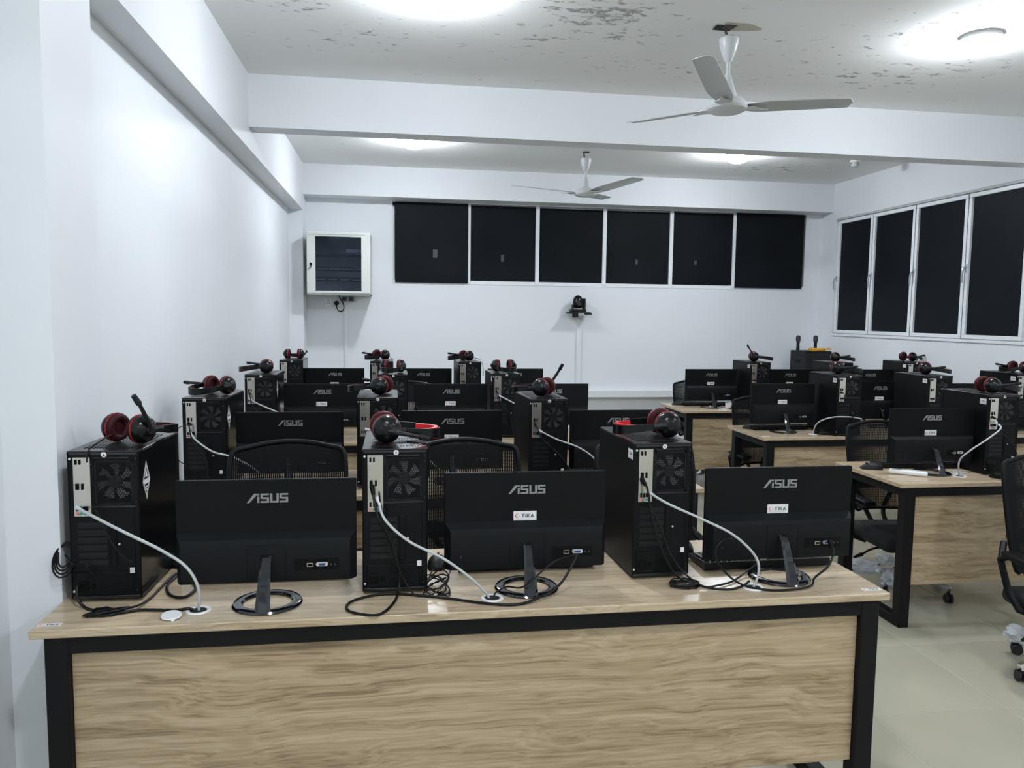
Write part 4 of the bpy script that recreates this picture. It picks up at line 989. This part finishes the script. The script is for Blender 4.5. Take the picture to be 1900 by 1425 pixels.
# ------------------------------------------------------------------ cables
def cable(name, lab, cat, pts, r, m, sub=6, plug=None, group=None, seg=8):
    root = thing(name, lab, cat, group=group, me=B().tube(catmull(pts, sub), r, seg).mesh(name, m, 60))
    if plug:
        d = (Vector(pts[1])-Vector(pts[0])).normalized(); p = Vector(pts[0])
        obj('plug', B().tube([p-d*.012, p+d*.014], plug[0], 8, plug[0]*.75).mesh('plug', plug[1]), root)
    return root
WG = 'white network cables'
cable('network_cable', 'white cable from the front left tower to the desk hole', 'cable', [(.062, .186, 1.02), (.096, .158, 1.012), (.198, .12, .969), (.300, .10, .920), (.364, .09, .876), (.394, .09, .817), (.392, .10, .748)], .0042, M_CABLEW, plug=(.006, M_PLUGT), group=WG)
cable('network_cable', 'white cable from the front middle tower to the desk hole', 'cable', [(.878, .158, 1.03), (.898, .12, .983), (.966, .10, .924), (1.058, .09, .877), (1.135, .09, .819), (1.186, .10, .765), (1.195, .10, .745)], .0040, M_CABLEW, plug=(.006, M_PLUGT), group=WG)
cable('network_cable', 'white cable from the front right tower to the desk hole', 'cable', [(1.703, .196, 1.027), (1.748, .15, 1.002), (1.841, .12, .962), (1.937, .10, .915), (2.009, .10, .849), (2.025, .10, .798), (2.008, .098, .748)], .0040, M_CABLEW, plug=(.006, M_PLUGT), group=WG)
cable('network_cable', 'white cable from the second left tower passing behind a chair', 'cable', [(.012, 1.566, 1.028), (.048, 1.54, .99), (.121, 1.52, .943), (.206, 1.50, .922), (.297, 1.50, .871), (.36, 1.51, .80), (.40, 1.52, .75)], .0040, M_CABLEW, plug=(.006, M_PLUGT), group=WG)
cable('network_cable', 'white cable from the right tower of the second left desk', 'cable', [(1.598, 1.47, 1.03), (1.674, 1.455, .992), (1.775, 1.45, .955), (1.849, 1.45, .906), (1.882, 1.45, .854), (1.93, 1.48, .79), (1.99, 1.52, .75)], .0038, M_CABLEW, plug=(.006, M_PLUGT), group=WG)
cable('network_cable', 'white cable from the left tower of the third left desk', 'cable', [(.038, 2.918, 1.026), (.091, 2.90, .998), (.209, 2.86, .952), (.30, 2.88, .90), (.37, 2.94, .82), (.40, 3.0, .75)], .0045, M_CABLEW, plug=(.006, M_PLUGT), group=WG)
cable('network_cable', 'white cable from the middle tower of the second left desk', 'cable', [(.80, 1.565, 1.03), (.86, 1.54, 1.02), (.95, 1.50, .975), (1.06, 1.49, .91), (1.16, 1.50, .82), (1.20, 1.525, .75)], .004, M_CABLEW, plug=(.006, M_PLUGT), group=WG)
cable('network_cable', 'white cable from the right tower of the third left desk', 'cable', [(1.62, 3.02, 1.03), (1.70, 2.99, .99), (1.80, 2.98, .93), (1.93, 2.99, .83), (2.0, 3.008, .75)], .0045, M_CABLEW, plug=(.006, M_PLUGT), group=WG)
cable('network_cable', 'white looping cable from the nearest right tower to the desk hole', 'cable', [(4.075, 1.572, 1.030), (4.072, 1.545, 1.015), (4.039, 1.52, .999), (3.954, 1.50, .955), (3.865, 1.50, .900), (3.831, 1.53, .842), (3.873, 1.576, .749)], .0042, M_CABLEW, plug=(.006, M_PLUGT), group=WG)
cable('network_cable', 'white arching cable on the middle right desk', 'cable', [(4.17, 2.90, .872), (4.068, 2.90, .889), (3.946, 2.93, .883), (3.875, 2.99, .834), (3.866, 3.028, .749)], .0045, M_CABLEW, plug=(.007, M_PORT), group=WG)
cable('network_cable', 'short white cable beside the second tower of the middle right desk', 'cable', [(5.10, 2.98, .76), (5.12, 2.96, .86), (5.25, 2.93, .95), (5.42, 2.96, .97)], .0045, M_CABLEW, group=WG)
BG = 'black cables on the front desk'
Z0 = .7545
cable('monitor_cable', 'long black cable looping over the front edge of the front desk to the middle monitor', 'cable', [(.862, .155, 1.062), (.868, .135, 1.03), (.880, .125, .985), (.913, .125, .925), (.935, .128, .845), (.938, .14, .79), (.925, .09, Z0+.002), (.885, -.02+.02, Z0), (.829, .010, Z0), (.795, .045, Z0), (.800, .10, Z0), (.858, .145, Z0), (.937, .150, Z0), (1.059, .105, Z0), (1.178, .045, Z0+.001), (1.268, .026, Z0+.001), (1.345, .06, Z0+.009), (1.405, .095, .785), (1.444, .12, .83), (1.464, .135, .858)], .0038, M_CABLE, plug=(.008, M_PORT), group=BG)
cable('audio_cable', 'thin black cable from the middle desk hole to the middle monitor', 'cable', [(1.208, .095, .745), (1.215, .11, .760), (1.25, .125, .772), (1.289, .068, .79), (1.347, .082, .83), (1.400, .12, .850), (1.46, .136, .858)], .0026, M_CABLE, group=BG)
cable('power_cable', 'black cable from the front left tower down to the left desk hole', 'cable', [(.062, .19, .80), (.058, .165, .805), (.062, .155, .775), (.080, .148, Z0), (.108, .123, Z0), (.181, .091, Z0), (.24, .107, Z0), (.33, .092, Z0+.001), (.365, .096, Z0+.002), (.388, .098, .748)], .0042, M_CABLE, group=BG)
cable('power_cable', 'black cable running past the front left tower to the mouse', 'cable', [(.110, .075, Z0), (.16, .085, Z0+.006), (.223, .122, Z0+.006), (.238, .20, Z0), (.243, .30, Z0), (.250, .40, Z0), (.28, .47, Z0)], .0036, M_CABLE, group=BG)
cable('power_cable', 'black coiled cable between the front left tower and monitor', 'cable', [(.262, .39, Z0), (.256, .30, Z0), (.287, .215, Z0), (.33, .195, Z0), (.345, .25, Z0), (.33, .31, Z0), (.29, .36, Z0+.004)], .0042, M_CABLE, group=BG)
cable('audio_cable', 'thin black cable hanging down the back of the front left tower', 'cable', [(.105, .180, 1.02), (.122, .178, .985), (.145, .176, .93), (.175, .176, .885), (.198, .177, .868)], .0020, M_CABLE, group=BG)
def bundle(name, lab, c, n, rx, ry, seed, r=.0026, hgt=.03):
    rr = random.Random(seed); bb_ = B()
    for k in range(n):
        a = rx*rr.uniform(.55, 1); e = ry*rr.uniform(.55, 1); ph = rr.uniform(0, 6.28); th = rr.uniform(-.5, .5)
        hz = rr.uniform(.2, 1)*hgt
        pts = []
        for q in range(18):
            u = 2*PI*q/18; x = a*math.cos(u); y = e*math.sin(u)
            pts.append((c[0]+x*math.cos(th)-y*math.sin(th)+rr.uniform(-.004, .004), c[1]+x*math.sin(th)+y*math.cos(th)+rr.uniform(-.004, .004), c[2]+r+.0005+hz*(.5+.5*math.sin(u+ph))))
        bb_.tube(catmull(pts, 2, True), r, 6, closed=True)
    return thing(name, lab, 'cable', me=bb_.mesh(name, M_CABLE, 60), group=BG)
bundle('cable_bundle', 'tied bundle of black cable in front of the front left tower', (.155, .098, D_H), 5, .058, .026, 1, .0028, .012)
bundle('cable_bundle', 'tangle of thin black cable right of the front middle tower', (1.050, .185, D_H), 7, .032, .075, 2, .0022, .055)
bundle('cable_bundle', 'tied bundle of black cable in front of the front right tower', (1.800, .130, D_H), 7, .058, .032, 3, .0024, .02)
bb_ = B()
for k in range(4):
    bb_.tube([(.012+.018*math.cos(u)*(1+.2*k), .21-.004*k+.02*math.sin(u), .885+.03*math.sin(u)*(1+.12*k)-.005*k) for u in [2*PI*q/18 for q in range(18)]], .0026, 6, closed=True)
bb_.tube(catmull([(.02, .19, .89), (.045, .172, .87), (.075, .178, .86), (.098, .183, .83)], 5), .003, 6)
thing('cable_bundle', 'coiled black cable hanging at the left of the front left tower', 'cable', me=bb_.mesh('cable_bundle', M_CABLE, 60), group=BG)
cable('power_cable', 'black cable falling from the front right tower and curling to the desk hole', 'cable', [(1.683, .196, 1.062), (1.690, .178, 1.045), (1.697, .172, 1.0), (1.711, .170, .933), (1.745, .165, .84), (1.785, .160, .775), (1.826, .135, Z0+.002), (1.870, .092, Z0), (1.922, .075, Z0), (1.975, .10, Z0), (2.01, .13, Z0+.003)], .0036, M_CABLE, plug=(.008, M_PORT), group=BG)
cable('power_cable', 'second black cable curling beside the front right desk hole', 'cable', [(1.70, .19, .99), (1.73, .168, .93), (1.76, .16, .85), (1.80, .15, .79), (1.85, .11, Z0+.001), (1.90, .11, Z0+.001), (1.96, .14, Z0+.001), (2.03, .20, Z0+.006), (2.08, .23, .775)], .0032, M_CABLE, group=BG)
cable('monitor_cable', 'black cable hanging in a loop under the front right monitor', 'cable', [(2.284, .142, .862), (2.286, .128, .84), (2.262, .115, .80), (2.215, .108, .768), (2.17, .06, Z0+.004), (2.06, .05, Z0), (1.986, .085, Z0+.002), (1.948, .12, .772), (1.905, .13, .82), (1.900, .135, .86), (1.925, .138, .888), (1.965, .14, .892)], .0034, M_CABLE, plug=(.008, M_PORT), group=BG)
cable('audio_cable', 'thin black cable falling down the back of the front middle tower', 'cable', [(.880, .156, 1.055), (.888, .150, .99), (.90, .150, .93), (.925, .150, .86), (.95, .150, .80), (.985, .13, Z0), (1.03, .13, Z0)], .0022, M_CABLE, group=BG)
# plugs and leads behind the other towers
SG = 'leads behind the further towers'
def lead(k, dx, L, lab):
    x, y = TOWERS[k][0]+TW/2, TOWERS[k][1]
    cable('signal_lead', lab, 'cable', [(x-.066, y-.004, D_H+.312), (x-.058, y-.030, D_H+.30), (x-.050+dx*.2, y-.028, D_H+.24), (x+dx*.6, y-.03, D_H+.15), (x+dx, y-.035, D_H+.06), (x+dx+.02, y-.05, D_H+.006)], .003, M_CABLE, plug=(.008, M_PORT), group=SG)
lead('r2a', .02, .2, 'black lead behind the left tower of the second left desk')
lead('r2c', .11, .2, 'black lead slanting across the right tower of the second left desk')
lead('r3a', .03, .2, 'black lead behind the left tower of the third left desk')
lead('r3c', .04, .2, 'black lead behind the right tower of the third left desk')
lead('R2a', .09, .2, 'black lead behind the nearest right tower')
lead('R3a', .02, .2, 'black lead behind the leftmost tower of the middle right desk')
# headset leads
HG = 'headset leads'
cable('headset_lead', 'thin headset lead drooping over the back edge of the front left tower', 'cable', [(.125, .27, 1.215), (.105, .225, 1.20), (.092, .195, 1.186), (.088, .186, 1.172), (.088, .182, 1.15)], .0022, M_CABLE, group=HG)
cable('headset_lead', 'thin headset lead falling over the right edge of the front middle tower', 'cable', [(.96, .27, 1.184), (1.005, .24, 1.183), (1.026, .235, 1.172), (1.027, .235, 1.13), (1.025, .24, 1.08)], .0024, M_CABLE, group=HG)
cable('headset_lead', 'thin headset lead leaving the front right headset to the right', 'cable', [(1.82, .36, 1.225), (1.845, .38, 1.225), (1.857, .42, 1.20), (1.858, .45, 1.13)], .0024, M_CABLE, group=HG)
cable('headset_lead', 'wavy thin lead beside the wall left of the second left tower', 'cable', [(-.005, 1.562, 1.055), (-.033, 1.566, 1.045), (-.045, 1.56, 1.0), (-.036, 1.555, .96), (-.047, 1.555, .93), (-.03, 1.545, .90), (.0, 1.545, .88)], .002, M_CABLE, group=HG)
cable('headset_lead', 'thin lead down the back of the right tower of the second left desk', 'cable', [(1.66, 1.62, 1.19), (1.665, 1.50, 1.184), (1.67, 1.472, 1.172), (1.675, 1.468, 1.10)], .002, M_CABLE, group=HG)
cable('headset_lead', 'thin lead curling from the middle headset of the last left desk', 'cable', [(.84, 4.47, 1.20), (.88, 4.44, 1.215), (.905, 4.41, 1.19), (.90, 4.40, 1.183)], .0022, M_CABLE, group=HG)
cable('headset_lead', 'thin lead falling over the right tower of the last left desk', 'cable', [(1.56, 4.42, 1.21), (1.62, 4.38, 1.20), (1.648, 4.34, 1.15), (1.655, 4.33, 1.06)], .0022, M_CABLE, group=HG)
# tangles on the right block
bundle('cable_bundle', 'tangle of black cable at the foot of the nearest right tower', (4.08, 1.515, D_H), 8, .09, .035, 5, .003, .03)
bundle('cable_bundle', 'tangle of black cable on the middle right desk beside the white cable', (3.97, 3.02, D_H), 8, .09, .045, 6, .003, .03)
bundle('cable_bundle', 'tangle of black cable on the rear right desk beside the left monitor', (3.98, 4.50, D_H), 7, .09, .04, 8, .003, .03)
